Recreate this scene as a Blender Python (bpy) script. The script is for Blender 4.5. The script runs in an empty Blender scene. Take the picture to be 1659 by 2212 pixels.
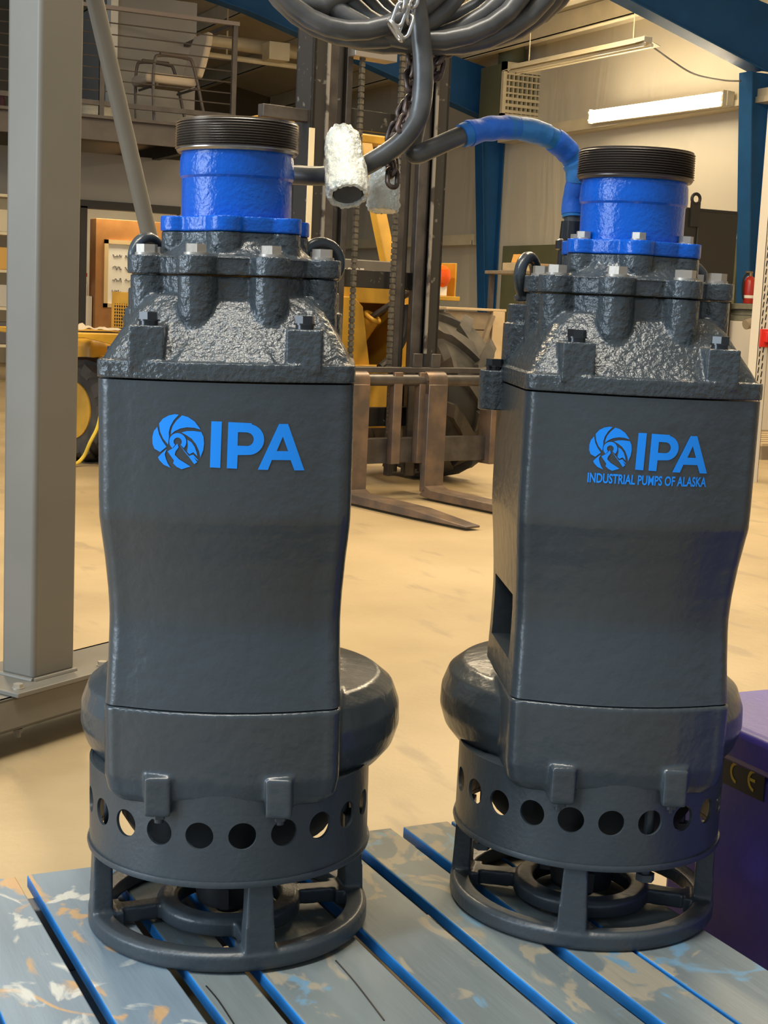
import bpy, bmesh, math, random
from mathutils import Vector, Matrix, geometry, noise
random.seed(7)
PI = math.pi
scn = bpy.context.scene
COL = scn.collection

# ------------------------------------------------------------------ camera
CAM_H, PITCH, ROLL, YAW, FPX = 1.0, 8.0, 2.6, 26.0, 3195.0
CXP, CYP = 829.5, 1106.0
th, ro, ps = (math.radians(a) for a in (PITCH, ROLL, YAW))
FW = Vector((math.sin(ps) * math.cos(th), math.cos(ps) * math.cos(th), -math.sin(th)))
RT0 = Vector((math.cos(ps), -math.sin(ps), 0))
UP0 = RT0.cross(FW)
RT = math.cos(ro) * RT0 + math.sin(ro) * UP0
UP = -math.sin(ro) * RT0 + math.cos(ro) * UP0
CAMP = Vector((0, 0, CAM_H))
cam = bpy.data.cameras.new('camera')
cam.sensor_fit = 'VERTICAL'; cam.sensor_height = 36.0
cam.lens = FPX * 36.0 / 2212.0
cam.clip_start = 0.05; cam.clip_end = 200
camo = bpy.data.objects.new('camera', cam); COL.objects.link(camo)
M = Matrix.Identity(4)
for i in range(3):
    M[i][0] = RT[i]; M[i][1] = UP[i]; M[i][2] = -FW[i]; M[i][3] = CAMP[i]
camo.matrix_world = M
scn.camera = camo

def ray(px, py): return FW + RT * ((px - CXP) / FPX) - UP * ((py - CYP) / FPX)
def at(px, py, depth): return CAMP + ray(px, py) * depth
def on(px, py, ax, val):
    d = ray(px, py); i = 'xyz'.index(ax); return CAMP + d * ((val - CAMP[i]) / d[i])

# ------------------------------------------------------------------ world, lights, exposure
w = bpy.data.worlds.new('world'); scn.world = w; w.use_nodes = True
w.node_tree.nodes['Background'].inputs[0].default_value = (0.72, 0.86, 1.0, 1)
w.node_tree.nodes['Background'].inputs[1].default_value = 0.55
scn.view_settings.view_transform = 'Standard'; scn.view_settings.look = 'None'
scn.view_settings.gamma = 1.0; scn.view_settings.use_curve_mapping = False
scn.view_settings.exposure = 0.0

def area(name, loc, target, sx, sy, power, col):
    l = bpy.data.lights.new(name, 'AREA'); l.shape = 'RECTANGLE'; l.size = sx; l.size_y = sy
    l.energy = power; l.color = col
    o = bpy.data.objects.new(name, l); COL.objects.link(o); o.location = loc
    o.rotation_euler = (Vector(target) - Vector(loc)).to_track_quat('-Z', 'Y').to_euler()
    return o
WARM = (1.0, 0.80, 0.52); NEUT = (1.0, 0.93, 0.80); COOL = (0.72, 0.86, 1.0)
# rows of ceiling strip lamps (they hang above and behind the picture)
area('ceiling_lamp', (0.2, 1.2, 4.4), (0.2, 1.2, 0), 2.4, 0.35, 150, NEUT)
area('ceiling_lamp', (-2.6, 0.6, 4.4), (-2.0, 0.6, 0), 0.35, 2.4, 150, COOL)
area('ceiling_lamp', (3.6, 4.2, 4.5), (3.6, 4.2, 0), 0.35, 2.4, 150, WARM)
area('ceiling_lamp', (1.0, 6.4, 4.5), (1.0, 6.4, 0), 0.35, 2.4, 220, WARM)
area('ceiling_lamp', (5.8, 7.0, 4.5), (5.8, 7.0, 0), 0.35, 2.4, 220, WARM)
area('ceiling_lamp', (4.4, 10.6, 4.6), (4.4, 10.6, 0), 0.35, 2.4, 170, WARM)
area('ceiling_lamp', (8.0, 13.0, 4.6), (8.4, 13.0, 0), 0.35, 2.4, 130, WARM)
area('left_cool_light', (-5.8, 2.2, 2.0), (0.8, 1.9, 0.9), 3.0, 3.2, 340, COOL)  # unseen cool area light added at left for bluish edges; no door built

# ------------------------------------------------------------------ materials
MATS = {}
def mat(name, col, rough=0.5, metal=0.0, bump=0.0, bscale=60.0, var=0.0, vscale=6.0, col2=None, spec=0.5, coat=0.0, detail=4.0, coords='Object', dist=0.01, vdetail=5.0, ramp=(0.4, 0.65)):
    if name in MATS: return MATS[name]
    m = bpy.data.materials.new(name); m.use_nodes = True
    nt = m.node_tree; b = nt.nodes['Principled BSDF']
    b.inputs['Base Color'].default_value = (*col, 1)
    b.inputs['Roughness'].default_value = rough; b.inputs['Metallic'].default_value = metal
    b.inputs['Specular IOR Level'].default_value = spec
    b.inputs['Coat Weight'].default_value = coat; b.inputs['Coat Roughness'].default_value = 0.12
    tc = nt.nodes.new('ShaderNodeTexCoord')
    if var or col2:
        n = nt.nodes.new('ShaderNodeTexNoise'); n.inputs['Scale'].default_value = vscale; n.inputs['Detail'].default_value = vdetail
        nt.links.new(tc.outputs[coords], n.inputs['Vector'])
        r = nt.nodes.new('ShaderNodeValToRGB'); r.color_ramp.elements[0].position = ramp[0]; r.color_ramp.elements[1].position = ramp[1]
        c2 = col2 if col2 else tuple(c * (1 - var) for c in col)
        r.color_ramp.elements[0].color = (*c2, 1); r.color_ramp.elements[1].color = (*col, 1)
        nt.links.new(n.outputs['Fac'], r.inputs['Fac']); nt.links.new(r.outputs['Color'], b.inputs['Base Color'])
    if bump:
        n2 = nt.nodes.new('ShaderNodeTexNoise'); n2.inputs['Scale'].default_value = bscale; n2.inputs['Detail'].default_value = detail
        nt.links.new(tc.outputs[coords], n2.inputs['Vector'])
        bp = nt.nodes.new('ShaderNodeBump'); bp.inputs['Strength'].default_value = bump; bp.inputs['Distance'].default_value = dist
        nt.links.new(n2.outputs['Fac'], bp.inputs['Height']); nt.links.new(bp.outputs['Normal'], b.inputs['Normal'])
    MATS[name] = m
    return m
def emis(name, col, s):
    m = bpy.data.materials.new(name); m.use_nodes = True; b = m.node_tree.nodes['Principled BSDF']
    b.inputs['Base Color'].default_value = (*col, 1)
    b.inputs['Emission Color'].default_value = (*col, 1); b.inputs['Emission Strength'].default_value = s
    MATS[name] = m; return m

SLATE = (0.040, 0.050, 0.058)
m_cast = mat('slate_paint_rough_casting', SLATE, 0.14, bump=0.8, bscale=125, dist=0.004, detail=4, spec=0.5)
m_body = mat('slate_paint_smooth_casting', SLATE, 0.26, bump=0.38, bscale=48, dist=0.004, detail=6, spec=0.5)
m_base = mat('slate_paint_frame', SLATE, 0.38, bump=0.18, bscale=140, dist=0.003)
m_blue = mat('gloss_blue_paint', (0.0, 0.082, 0.46), 0.2, bump=0.4, bscale=170, dist=0.003, spec=0.4)
m_thread = mat('oiled_black_thread', (0.27, 0.245, 0.22), 0.26, metal=0.95)
m_thread_brown = mat('painted_black_thread', (0.085, 0.07, 0.06), 0.34, metal=0.6)
m_bolt = mat('grey_zinc_bolt', (0.40, 0.36, 0.31), 0.42, metal=0.55, bump=0.1, bscale=200, dist=0.002)
m_blackbolt = mat('black_bolt', (0.015, 0.016, 0.018), 0.22)
m_black = mat('black_rubber', (0.012, 0.012, 0.013), 0.5)
m_decal = mat('bright_blue_decal', (0.0, 0.235, 0.85), 0.45)
m_cable = mat('black_cable_sheath', (0.095, 0.092, 0.088), 0.33, bump=0.15, bscale=60, dist=0.003, var=0.4, vscale=22)
m_chain = mat('rusty_steel_chain', (0.14, 0.10, 0.085), 0.42, metal=0.6, col2=(0.05, 0.035, 0.03), vscale=40)
m_chain_bright = mat('bright_steel_chain', (0.55, 0.53, 0.5), 0.3, metal=0.9)
m_wrap = mat('clear_bubble_wrap', (0.70, 0.68, 0.57), 0.18, bump=0.8, bscale=110, dist=0.006, detail=3, spec=0.8)
m_tape = mat('blue_masking_tape', (0.02, 0.17, 0.62), 0.55, bump=0.35, bscale=45, dist=0.006, col2=(0.02, 0.20, 0.45), vscale=20)

# ------------------------------------------------------------------ mesh helpers
class MB:
    def __init__(s): s.v = []; s.f = []
    def add(s, vs, fs, mtx=None):
        o = len(s.v)
        s.v += [tuple(mtx @ Vector(p)) if mtx else tuple(p) for p in vs]
        s.f += [tuple(i + o for i in f) for f in fs]; return s
    def box(s, x0, x1, y0, y1, z0, z1, mtx=None):
        vs = [(x, y, z) for z in (z0, z1) for y in (y0, y1) for x in (x0, x1)]
        return s.add(vs, [(0, 2, 3, 1), (4, 5, 7, 6), (0, 1, 5, 4), (2, 6, 7, 3), (0, 4, 6, 2), (1, 3, 7, 5)], mtx)
    def bar(s, a, b, wd, ht, up=(0, 0, 1)):
        a = Vector(a); b = Vector(b); d = (b - a); L = d.length; d.normalize()
        u = Vector(up)
        if abs(d.dot(u)) > 0.98: u = Vector((0, 1, 0))
        x = d.cross(u).normalized(); z = x.cross(d)
        m = Matrix((x, d, z)).transposed().to_4x4(); m.translation = a
        return s.box(-wd / 2, wd / 2, 0, L, -ht / 2, ht / 2, m)
    def cyl(s, a, b, r0, r1=None, n=20, caps=True):
        r1 = r0 if r1 is None else r1
        a = Vector(a); b = Vector(b); d = (b - a).normalized()
        u = Vector((0, 0, 1)) if abs(d.z) < 0.9 else Vector((1, 0, 0))
        x = d.cross(u).normalized(); y = d.cross(x)
        vs = []
        for c, r in ((a, r0), (b, r1)):
            for i in range(n):
                t = 2 * PI * i / n; vs.append(c + x * (r * math.cos(t)) + y * (r * math.sin(t)))
        fs = [(i, n + i, n + (i + 1) % n, (i + 1) % n) for i in range(n)]
        if caps: fs += [tuple(range(n)), tuple(range(2 * n - 1, n - 1, -1))]
        return s.add(vs, fs)
    def lathe(s, prof, n=48, mtx=None, closed=False):
        vs = []; fs = []
        m = len(prof)
        for r, z in prof:
            for i in range(n):
                t = 2 * PI * i / n; vs.append((r * math.cos(t), r * math.sin(t), z))
        for k in range(m if closed else m - 1):
            k2 = (k + 1) % m
            for i in range(n):
                j = (i + 1) % n; fs.append((k * n + i, k * n + j, k2 * n + j, k2 * n + i))
        if not closed:
            if prof[0][0] > 1e-6: fs.append(tuple(range(n - 1, -1, -1)))
            if prof[-1][0] > 1e-6: fs.append(tuple((m - 1) * n + i for i in range(n)))
        return s.add(vs, fs, mtx)
    def loft(s, rings, mtx=None, closed=False):
        n = len(rings[0]); vs = [p for r in rings for p in r]; fs = []
        m = len(rings)
        for k in range(m if closed else m - 1):
            k2 = (k + 1) % m
            for i in range(n):
                j = (i + 1) % n; fs.append((k * n + i, k * n + j, k2 * n + j, k2 * n + i))
        if not closed: fs += [tuple(range(n - 1, -1, -1)), tuple((m - 1) * n + i for i in range(n))]
        return s.add(vs, fs, mtx)
    def prism(s, pts, z0, z1, mtx=None):
        return s.loft([[(x, y, z0) for x, y in pts], [(x, y, z1) for x, y in pts]], mtx)
    def tube(s, path, rad, n=14, closed=False, caps=True):
        P = [Vector(p) for p in path]; m = len(P)
        R = rad if isinstance(rad, (list, tuple)) else [rad] * m
        tang = []
        for i in range(m):
            a = P[(i - 1) % m] if (closed or i > 0) else P[i]; b = P[(i + 1) % m] if (closed or i < m - 1) else P[i]
            tang.append((b - a).normalized())
        u = tang[0].orthogonal().normalized(); rings = []
        for i in range(m):
            t = tang[i]; u = (u - t * u.dot(t)).normalized(); v = t.cross(u)
            rings.append([P[i] + (u * math.cos(2 * PI * k / n) + v * math.sin(2 * PI * k / n)) * R[i] for k in range(n)])
        vs = [p for r in rings for p in r]; fs = []
        for k in range(m if closed else m - 1):
            k2 = (k + 1) % m
            for i in range(n):
                j = (i + 1) % n; fs.append((k * n + i, k * n + j, k2 * n + j, k2 * n + i))
        if not closed and caps: fs += [tuple(range(n - 1, -1, -1)), tuple((m - 1) * n + i for i in range(n))]
        return s.add(vs, fs)
    def torus(s, c, R, r, axis=(0, 1, 0), n=28, k=12, mtx=None):
        a = Vector(axis).normalized(); x = a.orthogonal().normalized(); y = a.cross(x); c = Vector(c)
        path = [c + (x * math.cos(2 * PI * i / n) + y * math.sin(2 * PI * i / n)) * R for i in range(n)]
        return s.tube(path, r, k, closed=True)
    def hexa(s, c, r, h, rot=0.0):
        pts = [(c[0] + r * math.cos(rot + i * PI / 3), c[1] + r * math.sin(rot + i * PI / 3)) for i in range(6)]
        return s.prism(pts, c[2], c[2] + h)
    def mesh(s, name, sharp=35):
        me = bpy.data.meshes.new(name); me.from_pydata([tuple(p) for p in s.v], [], s.f)
        bm = bmesh.new(); bm.from_mesh(me); bmesh.ops.recalc_face_normals(bm, faces=bm.faces); bm.to_mesh(me); bm.free()
        if sharp:
            me.shade_smooth(); me.set_sharp_from_angle(angle=math.radians(sharp))
        return me

def obj(name, mb, material, parent=None, bevel=0.0, seg=2, sharp=35):
    me = mb if isinstance(mb, bpy.types.Mesh) else mb.mesh(name, sharp)
    if material and not me.materials: me.materials.append(material)
    o = bpy.data.objects.new(name, me); COL.objects.link(o)
    if parent: o.parent = parent
    if bevel:
        b = o.modifiers.new('bevel', 'BEVEL'); b.width = bevel; b.segments = seg; b.limit_method = 'ANGLE'; b.angle_limit = math.radians(40)
    return o
def tag(o, label, cat, group=None, kind=None):
    o['label'] = label; o['category'] = cat
    if group: o['group'] = group
    if kind: o['kind'] = kind
    return o
def thing(name, label, cat, loc=(0, 0, 0), rz=0.0, group=None, kind=None):
    o = bpy.data.objects.new(name, None); COL.objects.link(o); o.empty_display_size = 0.1
    o.location = loc; o.rotation_euler = (0, 0, rz)
    return tag(o, label, cat, group, kind)
def solo(name, mb, material, label, cat, group=None, kind=None, bevel=0.0, sharp=35, origin=None):
    """a one-mesh thing; geometry given in world coordinates, origin moved to its base centre"""
    xs = [p[0] for p in mb.v]; ys = [p[1] for p in mb.v]; zs = [p[2] for p in mb.v]
    c = Vector(origin) if origin else Vector(((min(xs) + max(xs)) / 2, (min(ys) + max(ys)) / 2, min(zs)))
    mb.v = [tuple(Vector(p) - c) for p in mb.v]
    o = obj(name, mb, material, None, bevel, sharp=sharp); o.location = c
    return tag(o, label, cat, group, kind)
def evaluated(o):
    dg = bpy.context.evaluated_depsgraph_get(); dg.update()
    return bpy.data.meshes.new_from_object(o.evaluated_get(dg))
def cast_mesh(mb, voxel, it, material, fac=0.5):
    """fuse the shells of a casting into one skin with soft fillets"""
    o = obj('tmp', mb, None, sharp=None)
    r = o.modifiers.new('r', 'REMESH'); r.mode = 'VOXEL'; r.voxel_size = voxel; r.use_smooth_shade = True
    s = o.modifiers.new('s', 'SMOOTH'); s.factor = fac; s.iterations = it
    me = evaluated(o); bpy.data.objects.remove(o)
    me.materials.clear(); me.materials.append(material); me.shade_smooth()
    return me
def poly_mesh(mb, loops, fn):
    """fill 2-D outlines (first outer, rest holes) and map by fn(x, y) -> 3-D"""
    pts = [Vector((x, y, 0)) for l in loops for x, y in l]
    tris = geometry.tessellate_polygon([[Vector((x, y, 0)) for x, y in l] for l in loops])
    mb.add([fn(p.x, p.y) for p in pts], [tuple(t) for t in tris])
def spline(pts, n=8):
    P = [Vector(p) for p in pts]; out = []
    for i in range(len(P) - 1):
        p0 = P[max(i - 1, 0)]; p1 = P[i]; p2 = P[i + 1]; p3 = P[min(i + 2, len(P) - 1)]
        for k in range(n):
            t = k / n
            out.append(0.5 * ((2 * p1) + (p2 - p0) * t + (2 * p0 - 5 * p1 + 4 * p2 - p3) * t * t + (3 * p1 - p0 - 3 * p2 + p3) * t ** 3))
    out.append(P[-1]); return out
def copy_tree(o, parent=None):
    c = o.copy(); COL.objects.link(c); c.parent = parent
    for ch in list(o.children): copy_tree(ch, c)
    return c


# ------------------------------------------------------------------ the hall
m_floor = mat('worn_concrete', (0.43, 0.33, 0.19), 0.45, bump=0.12, bscale=30, dist=0.01, col2=(0.33, 0.25, 0.14), vscale=1.3, vdetail=8, ramp=(0.36, 0.62))
def add_stains(m):
    nt = m.node_tree; b = nt.nodes['Principled BSDF']; tc = nt.nodes.new('ShaderNodeTexCoord')
    src = b.inputs['Base Color'].links[0].from_socket
    mp = nt.nodes.new('ShaderNodeMapping'); mp.inputs['Scale'].default_value = (5.2, 1.6, 1); mp.inputs['Rotation'].default_value = (0, 0, 1.1)
    n = nt.nodes.new('ShaderNodeTexNoise'); n.inputs['Scale'].default_value = 1.7; n.inputs['Detail'].default_value = 6
    r = nt.nodes.new('ShaderNodeValToRGB'); r.color_ramp.elements[0].position = 0.60; r.color_ramp.elements[1].position = 0.68
    mx = nt.nodes.new('ShaderNodeMix'); mx.data_type = 'RGBA'; mx.inputs[7].default_value = (0.26, 0.20, 0.13, 1)
    ml = nt.nodes.new('ShaderNodeMath'); ml.operation = 'MULTIPLY'; ml.inputs[1].default_value = 0.6
    nt.links.new(tc.outputs['Object'], mp.inputs[0]); nt.links.new(mp.outputs[0], n.inputs['Vector'])
    nt.links.new(n.outputs['Fac'], r.inputs['Fac']); nt.links.new(r.outputs['Color'], ml.inputs[0])
    nt.links.new(ml.outputs[0], mx.inputs[0]); nt.links.new(src, mx.inputs[6]); nt.links.new(mx.outputs[2], b.inputs['Base Color'])
add_stains(m_floor)
def vinyl(name, col):
    m = bpy.data.materials.new(name); m.use_nodes = True; nt = m.node_tree; b = nt.nodes['Principled BSDF']
    b.inputs['Base Color'].default_value = (*col, 1); b.inputs['Roughness'].default_value = 0.45
    tc = nt.nodes.new('ShaderNodeTexCoord'); mp = nt.nodes.new('ShaderNodeMapping'); mp.inputs['Scale'].default_value = (0.9, 0.9, 0.22)
    n = nt.nodes.new('ShaderNodeTexNoise'); n.inputs['Scale'].default_value = 1.6; n.inputs['Detail'].default_value = 3; n.inputs['Distortion'].default_value = 0.8
    bp = nt.nodes.new('ShaderNodeBump'); bp.inputs['Strength'].default_value = 0.3; bp.inputs['Distance'].default_value = 0.15
    nt.links.new(tc.outputs['Object'], mp.inputs[0]); nt.links.new(mp.outputs[0], n.inputs['Vector'])
    nt.links.new(n.outputs['Fac'], bp.inputs['Height']); nt.links.new(bp.outputs['Normal'], b.inputs['Normal'])
    MATS[name] = m; return m
m_vinyl = vinyl('cream_vinyl_insulation', (0.66, 0.60, 0.47))
m_ceil = vinyl('cream_vinyl_ceiling', (0.70, 0.62, 0.46))
m_green = mat('olive_liner_panel', (0.16, 0.165, 0.085), 0.55, var=0.2, vscale=2)
m_steelblue = mat('blue_frame_paint', (0.014, 0.092, 0.25), 0.55, spec=0.25, bump=0.08, bscale=20, var=0.15, vscale=3)
m_cream = mat('cream_enamel', (0.70, 0.61, 0.42), 0.4, var=0.1, vscale=4)
m_greywall = mat('grey_wall_paint', (0.30, 0.285, 0.26), 0.6, var=0.06, vscale=3)
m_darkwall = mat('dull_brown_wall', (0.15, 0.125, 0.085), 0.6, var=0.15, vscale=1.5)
m_darksteel = mat('dark_brown_steel', (0.085, 0.072, 0.066), 0.5, var=0.3, vscale=8)
m_dark = mat('near_black_paint', (0.012, 0.011, 0.011), 0.5)
m_wood = mat('varnished_plywood', (0.42, 0.19, 0.055), 0.4, col2=(0.34, 0.15, 0.04), vscale=5)
m_paper = mat('white_paper', (0.82, 0.78, 0.68), 0.6)

def struct(name, mb, m, label, cat, bevel=0.0):
    return solo(name, mb, m, label, cat, kind='structure', bevel=bevel)
struct('floor', MB().box(-9, 10.4, -6, 25.2, -0.2, 0), m_floor, 'worn tan concrete shop floor with dark stains', 'floor')
struct('wall_right', MB().box(10.2, 10.4, -6, 25.2, 0, 4.45), m_vinyl, 'cream vinyl insulated side wall behind the lit strip lamp', 'wall')
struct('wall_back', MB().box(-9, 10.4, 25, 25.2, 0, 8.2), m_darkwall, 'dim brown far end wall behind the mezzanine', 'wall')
mbc = MB(); zc = lambda x: 4.38 + (10.2 - x) * 0.19
mbc.add([(-9, -6, zc(-9)), (10.4, -6, zc(10.4)), (10.4, 25.2, zc(10.4)), (-9, 25.2, zc(-9)), (-9, -6, zc(-9) + .15), (10.4, -6, zc(10.4) + .15), (10.4, 25.2, zc(10.4) + .15), (-9, 25.2, zc(-9) + .15)],
        [(0, 1, 2, 3), (7, 6, 5, 4), (0, 4, 5, 1), (1, 5, 6, 2), (2, 6, 7, 3), (3, 7, 4, 0)])
struct('ceiling', mbc, m_ceil, 'cream insulated roof underside above the purlins', 'ceiling')
struct('trim_1', MB().box(10.13, 10.2, 12.6, 17.5, 0, 1.84), m_green, 'olive green liner panel along the lower side wall', 'wall panel')
# purlins and wall girts
pur = [('cream roof purlin nearest the side wall', 9.6), ('cream roof purlin second from the side wall', 8.3), ('cream roof purlin third from the side wall', 7.0), ('cream roof purlin fourth from the side wall', 5.6), ('cream roof purlin above the grey mezzanine wall', 4.2)]
for lab, x in pur:
    mb = MB().box(x - .03, x + .03, 7, 24.9, zc(x) - .24, zc(x) - .002).box(x - .03, x + .06, 7, 24.9, zc(x) - .25, zc(x) - .225)
    solo('roof_purlin', mb, m_cream, lab, 'purlin', 'roof purlins')
solo('conduit_channel', MB().box(7.6, 7.68, 12.6, 17.5, zc(7.6) - .34, zc(7.6) - .2), m_darksteel, 'dark conduit channel running under the cream purlins', 'channel')
for lab, z, y0, y1 in (('cream wall girt carrying the lit strip lamp', 3.27, 11, 17.5), ('cream low wall girt left of the blue column', 1.95, 18.1, 24.5), ('cream upper wall girt beside the vent cabinet', 3.36, 18.1, 24.5)):
    solo('wall_girt', MB().box(9.98, 10.2, y0, y1, z - .09, z + .05).box(9.96, 9.99, y0, y1, z - .09, z - .03), m_cream, lab, 'girt', 'wall girts')
# steel frames: column + haunched rafter
def frame(y, lab_c, lab_r, x_end):
    t = thing('steel_column', lab_c, 'column', (9.9, y, 0))
    # web and flanges of the tapered column, local to (9.7, y)
    prof = [(0.20, 0), (0.28, 0), (0.28, 3.48), (-0.07, 3.48)]
    web = MB().loft([[(x, -.006, z) for x, z in prof], [(x, .006, z) for x, z in prof]])
    obj('web', web, m_steelblue, t)
    fl = MB().loft([[(0.19, -.10, 0), (0.205, -.10, 0), (0.205, .10, 0), (0.19, .10, 0)], [(-.085, -.10, 3.47), (-.07, -.10, 3.47), (-.07, .10, 3.47), (-.085, .10, 3.47)]])
    obj('inner_flange', fl, m_steelblue, t)
    obj('outer_flange', MB().box(.27, .285, -.10, .10, 0, 3.48), m_steelblue, t)
    r = thing('steel_rafter', lab_r, 'beam', (9.9, y, 3.5))
    zz = lambda x: zc(9.9 + x) - 3.5 - .26
    pr = [(.06, .0), (-3.4, .98), (x_end - 9.9, zz(x_end - 9.9) - .30), (x_end - 9.9, zz(x_end - 9.9)), (0.28, zz(0.28)), (.28, .0)]
    obj('web', MB().loft([[(x, -.006, z) for x, z in pr], [(x, .006, z) for x, z in pr]]), m_steelblue, r)
    b = MB()
    for (x0, z0), (x1, z1) in ((pr[0], pr[1]), (pr[1], pr[2])):
        b.loft([[(x0, -.11, z0 - .015), (x0, .11, z0 - .015), (x0, .11, z0), (x0, -.11, z0)], [(x1, -.11, z1 - .015), (x1, .11, z1 - .015), (x1, .11, z1), (x1, -.11, z1)]])
    obj('bottom_flange', b, m_steelblue, r)
frame(12.3, 'tapered blue steel column behind the white rack post', 'large dark blue haunched roof beam at the upper right corner', -4)
frame(17.8, 'blue steel column standing beside the vent cabinet', 'far blue roof beam seen behind the hanging cable coil', -4)

# lit strip lamp and unlit strip lamp
m_tube = emis('lit_fluorescent_tube', (1.0, 0.86, 0.62), 55)
def strip(name, label, a, b, lit):
    a = Vector(a); b = Vector(b); c = (a + b) / 2; L = (b - a).length
    t = thing(name, label, 'lamp', c)
    d = (b - a).normalized(); a, b = -d * L / 2, d * L / 2
    if lit:
        obj('housing', MB().bar(a - d * .03 + Vector((.07, 0, 0)), b + d * .03 + Vector((.07, 0, 0)), .09, .15), m_cream, t, .004)
        for k in (-1, 1):
            obj('lamp_tube', MB().cyl(a + Vector((0, 0, .045 * k)), b + Vector((0, 0, .045 * k)), .022, n=12), m_tube, t)
        for e in (a, b): obj('end_cap', MB().bar(e - d * .015 + Vector((.03, 0, 0)), e + d * .015 + Vector((.03, 0, 0)), .1, .16), m_cream, t)
    else:
        obj('housing', MB().bar(a + Vector((0, 0, .03)), b + Vector((0, 0, .03)), .10, .06), m_cream, t, .004)
        for k in (-1, 1):
            obj('reflector', MB().bar(a + Vector((.10 * k, 0, 0)), b + Vector((.10 * k, 0, 0)), .12, .006, up=(.35 * k, 0, 1)), m_cream, t)
            obj('lamp_tube', MB().cyl(a + Vector((.05 * k, 0, -.02)), b + Vector((.05 * k, 0, -.02)), .019, n=10), mat('unlit_tube', (.8, .74, .58), .3), t)
        for e in (a * .75, b * .8): obj('hanging_wire', MB().cyl(e + Vector((0, 0, .05)), e + Vector((0, 0, .9)), .006, n=6), m_cream, t)
    return t
strip('strip_lamp', 'glowing white fluorescent strip lamp on the cream wall', on(1274, 252, 'x', 9.84), on(1563, 212, 'x', 9.84), True)
strip('strip_lamp', 'unlit cream strip lamp hanging above the vent cabinet', on(1110, 152, 'x', 9.0), on(1400, 92, 'x', 9.0), False)
p = [on(1392, 88, 'x', 9.1), on(1450, 130, 'x', 9.5), on(1500, 160, 'x', 9.7), on(1560, 173, 'x', 9.7), on(1600, 175, 'x', 9.7)]
solo('lamp_cord', MB().tube(spline(p, 6), .009, 6), m_darksteel, 'thin dark cord sagging from the unlit strip lamp to the blue column', 'cord')

# vent cabinet with egg-crate grille
gy = 16.9
a = on(1090, 132, 'y', gy); b = on(1170, 262, 'y', gy)
gx0, gx1, gz0, gz1 = a.x, b.x, b.z, a.z
t = thing('vent_cabinet', 'olive vent cabinet with cream egg-crate grille high on the wall', 'vent', ((gx0 + gx1) / 2, gy, gz0))
W2 = (gx1 - gx0) / 2; Hh = gz1 - gz0
obj('body', MB().prism([(-W2, .06), (-W2, .6), (-W2 + .1, .75), (W2, .75), (W2, .06)], 0, Hh - .02), m_green, t)
fr = MB().box(-W2, -W2 + .05, 0, .07, 0, Hh).box(W2 - .05, W2, 0, .07, 0, Hh).box(-W2, W2, 0, .07, 0, .05).box(-W2, W2, 0, .07, Hh - .12, Hh)
obj('frame', fr, m_cream, t)
for k in range(7): obj('slat', MB().box(-W2 + .05, W2 - .05, .0, .07, .06 + k * (Hh - .2) / 6.2, .075 + k * (Hh - .2) / 6.2 + (.022 if k < 3 else .006)), m_cream, t)
for k in range(7):
    x = -W2 + .09 + k * (2 * W2 - .16) / 6.5
    obj('upright_slat', MB().box(x, x + .012, .01, .07, .05, Hh - .12), m_cream, t)
obj('duct', MB().cyl((0, .35, Hh - .03), (0, .35, Hh + .62), .17, n=20), m_green, t)

# far wall pipe, cords and white duct behind the mezzanine rail
c = on(600, 180, 'y', 24.8)
solo('wall_pipe', MB().cyl((c.x, 24.9, c.z - .35), (c.x, 24.9, c.z + .3), .05, n=10).cyl((c.x - .55, 24.9, c.z + .36), (c.x + .2, 24.9, c.z + .24), .045, n=10), m_dark, 'dark tee-shaped pipe on the far brown wall', 'pipe')
p0 = on(440, 85, 'y', 18.8); p1 = on(668, 110, 'y', 18.8)
solo('far_duct', MB().cyl((p0.x, 18.8, p0.z), (p1.x, 18.8, p0.z - .02), .09, n=14).cyl((p0.x, 18.7, p0.z - .2), (p1.x, 18.7, p0.z - .22), .035, n=10).cyl((p0.x + .3, 18.75, p0.z - .2), (p0.x + .3, 18.75, zc(p0.x + .3)), .012, n=6).cyl((p1.x - .1, 18.75, p0.z - .2), (p1.x - .1, 18.75, zc(p1.x - .1)), .012, n=6), m_cream, 'pale duct with a thin pipe below it, far behind the mast', 'duct')
c = on(595, 105, 'y', 18.5)
solo('far_heater_box', MB().box(c.x - .14, c.x + .14, 18.35, 18.6, c.z - .16, c.z + .06).cyl((c.x, 18.5, c.z + .06), (c.x, 18.75, c.z + .1), .02, n=6), m_cream, 'small cream box hanging below the far duct', 'box')

# ------------------------------------------------------------------ mezzanine
DK = 2.78
t = thing('mezzanine_deck', 'mezzanine deck edged by a grey-brown steel fascia', 'mezzanine', (1.3, 17.5, 2.55), kind='structure')
obj('fascia', MB().box(-5, 4.25, -2.0, -1.94, 0, .23).box(-5, 4.25, -2.06, -1.94, .215, .245), mat('grey_brown_fascia', (.095, .08, .072), .55, var=.2, vscale=6), t)
obj('deck_floor', MB().box(-5, 4.25, -1.94, 7.4, .12, .23), m_dark, t)
for k in range(7): obj('joist', MB().box(-4 + k * 1.3, -3.92 + k * 1.3, -1.94, 7, -.02, .12), m_dark, t)
t = thing('mezzanine_railing', 'brown steel cable railing on the mezzanine edge', 'railing', (4.1, 15.52, DK))
for x in (-2.8, -1.4, 0, 1.44): obj('post', MB().box(x - .025, x + .025, -.025, .025, 0, 1.12), m_darksteel, t)
obj('top_rail', MB().box(-5, 1.48, -.03, .03, 1.09, 1.13), mat('worn_rail', (.22, .18, .165), .45), t)
obj('bottom_rail', MB().box(-5, 1.44, -.02, .02, .12, .17), m_darksteel, t)
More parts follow.
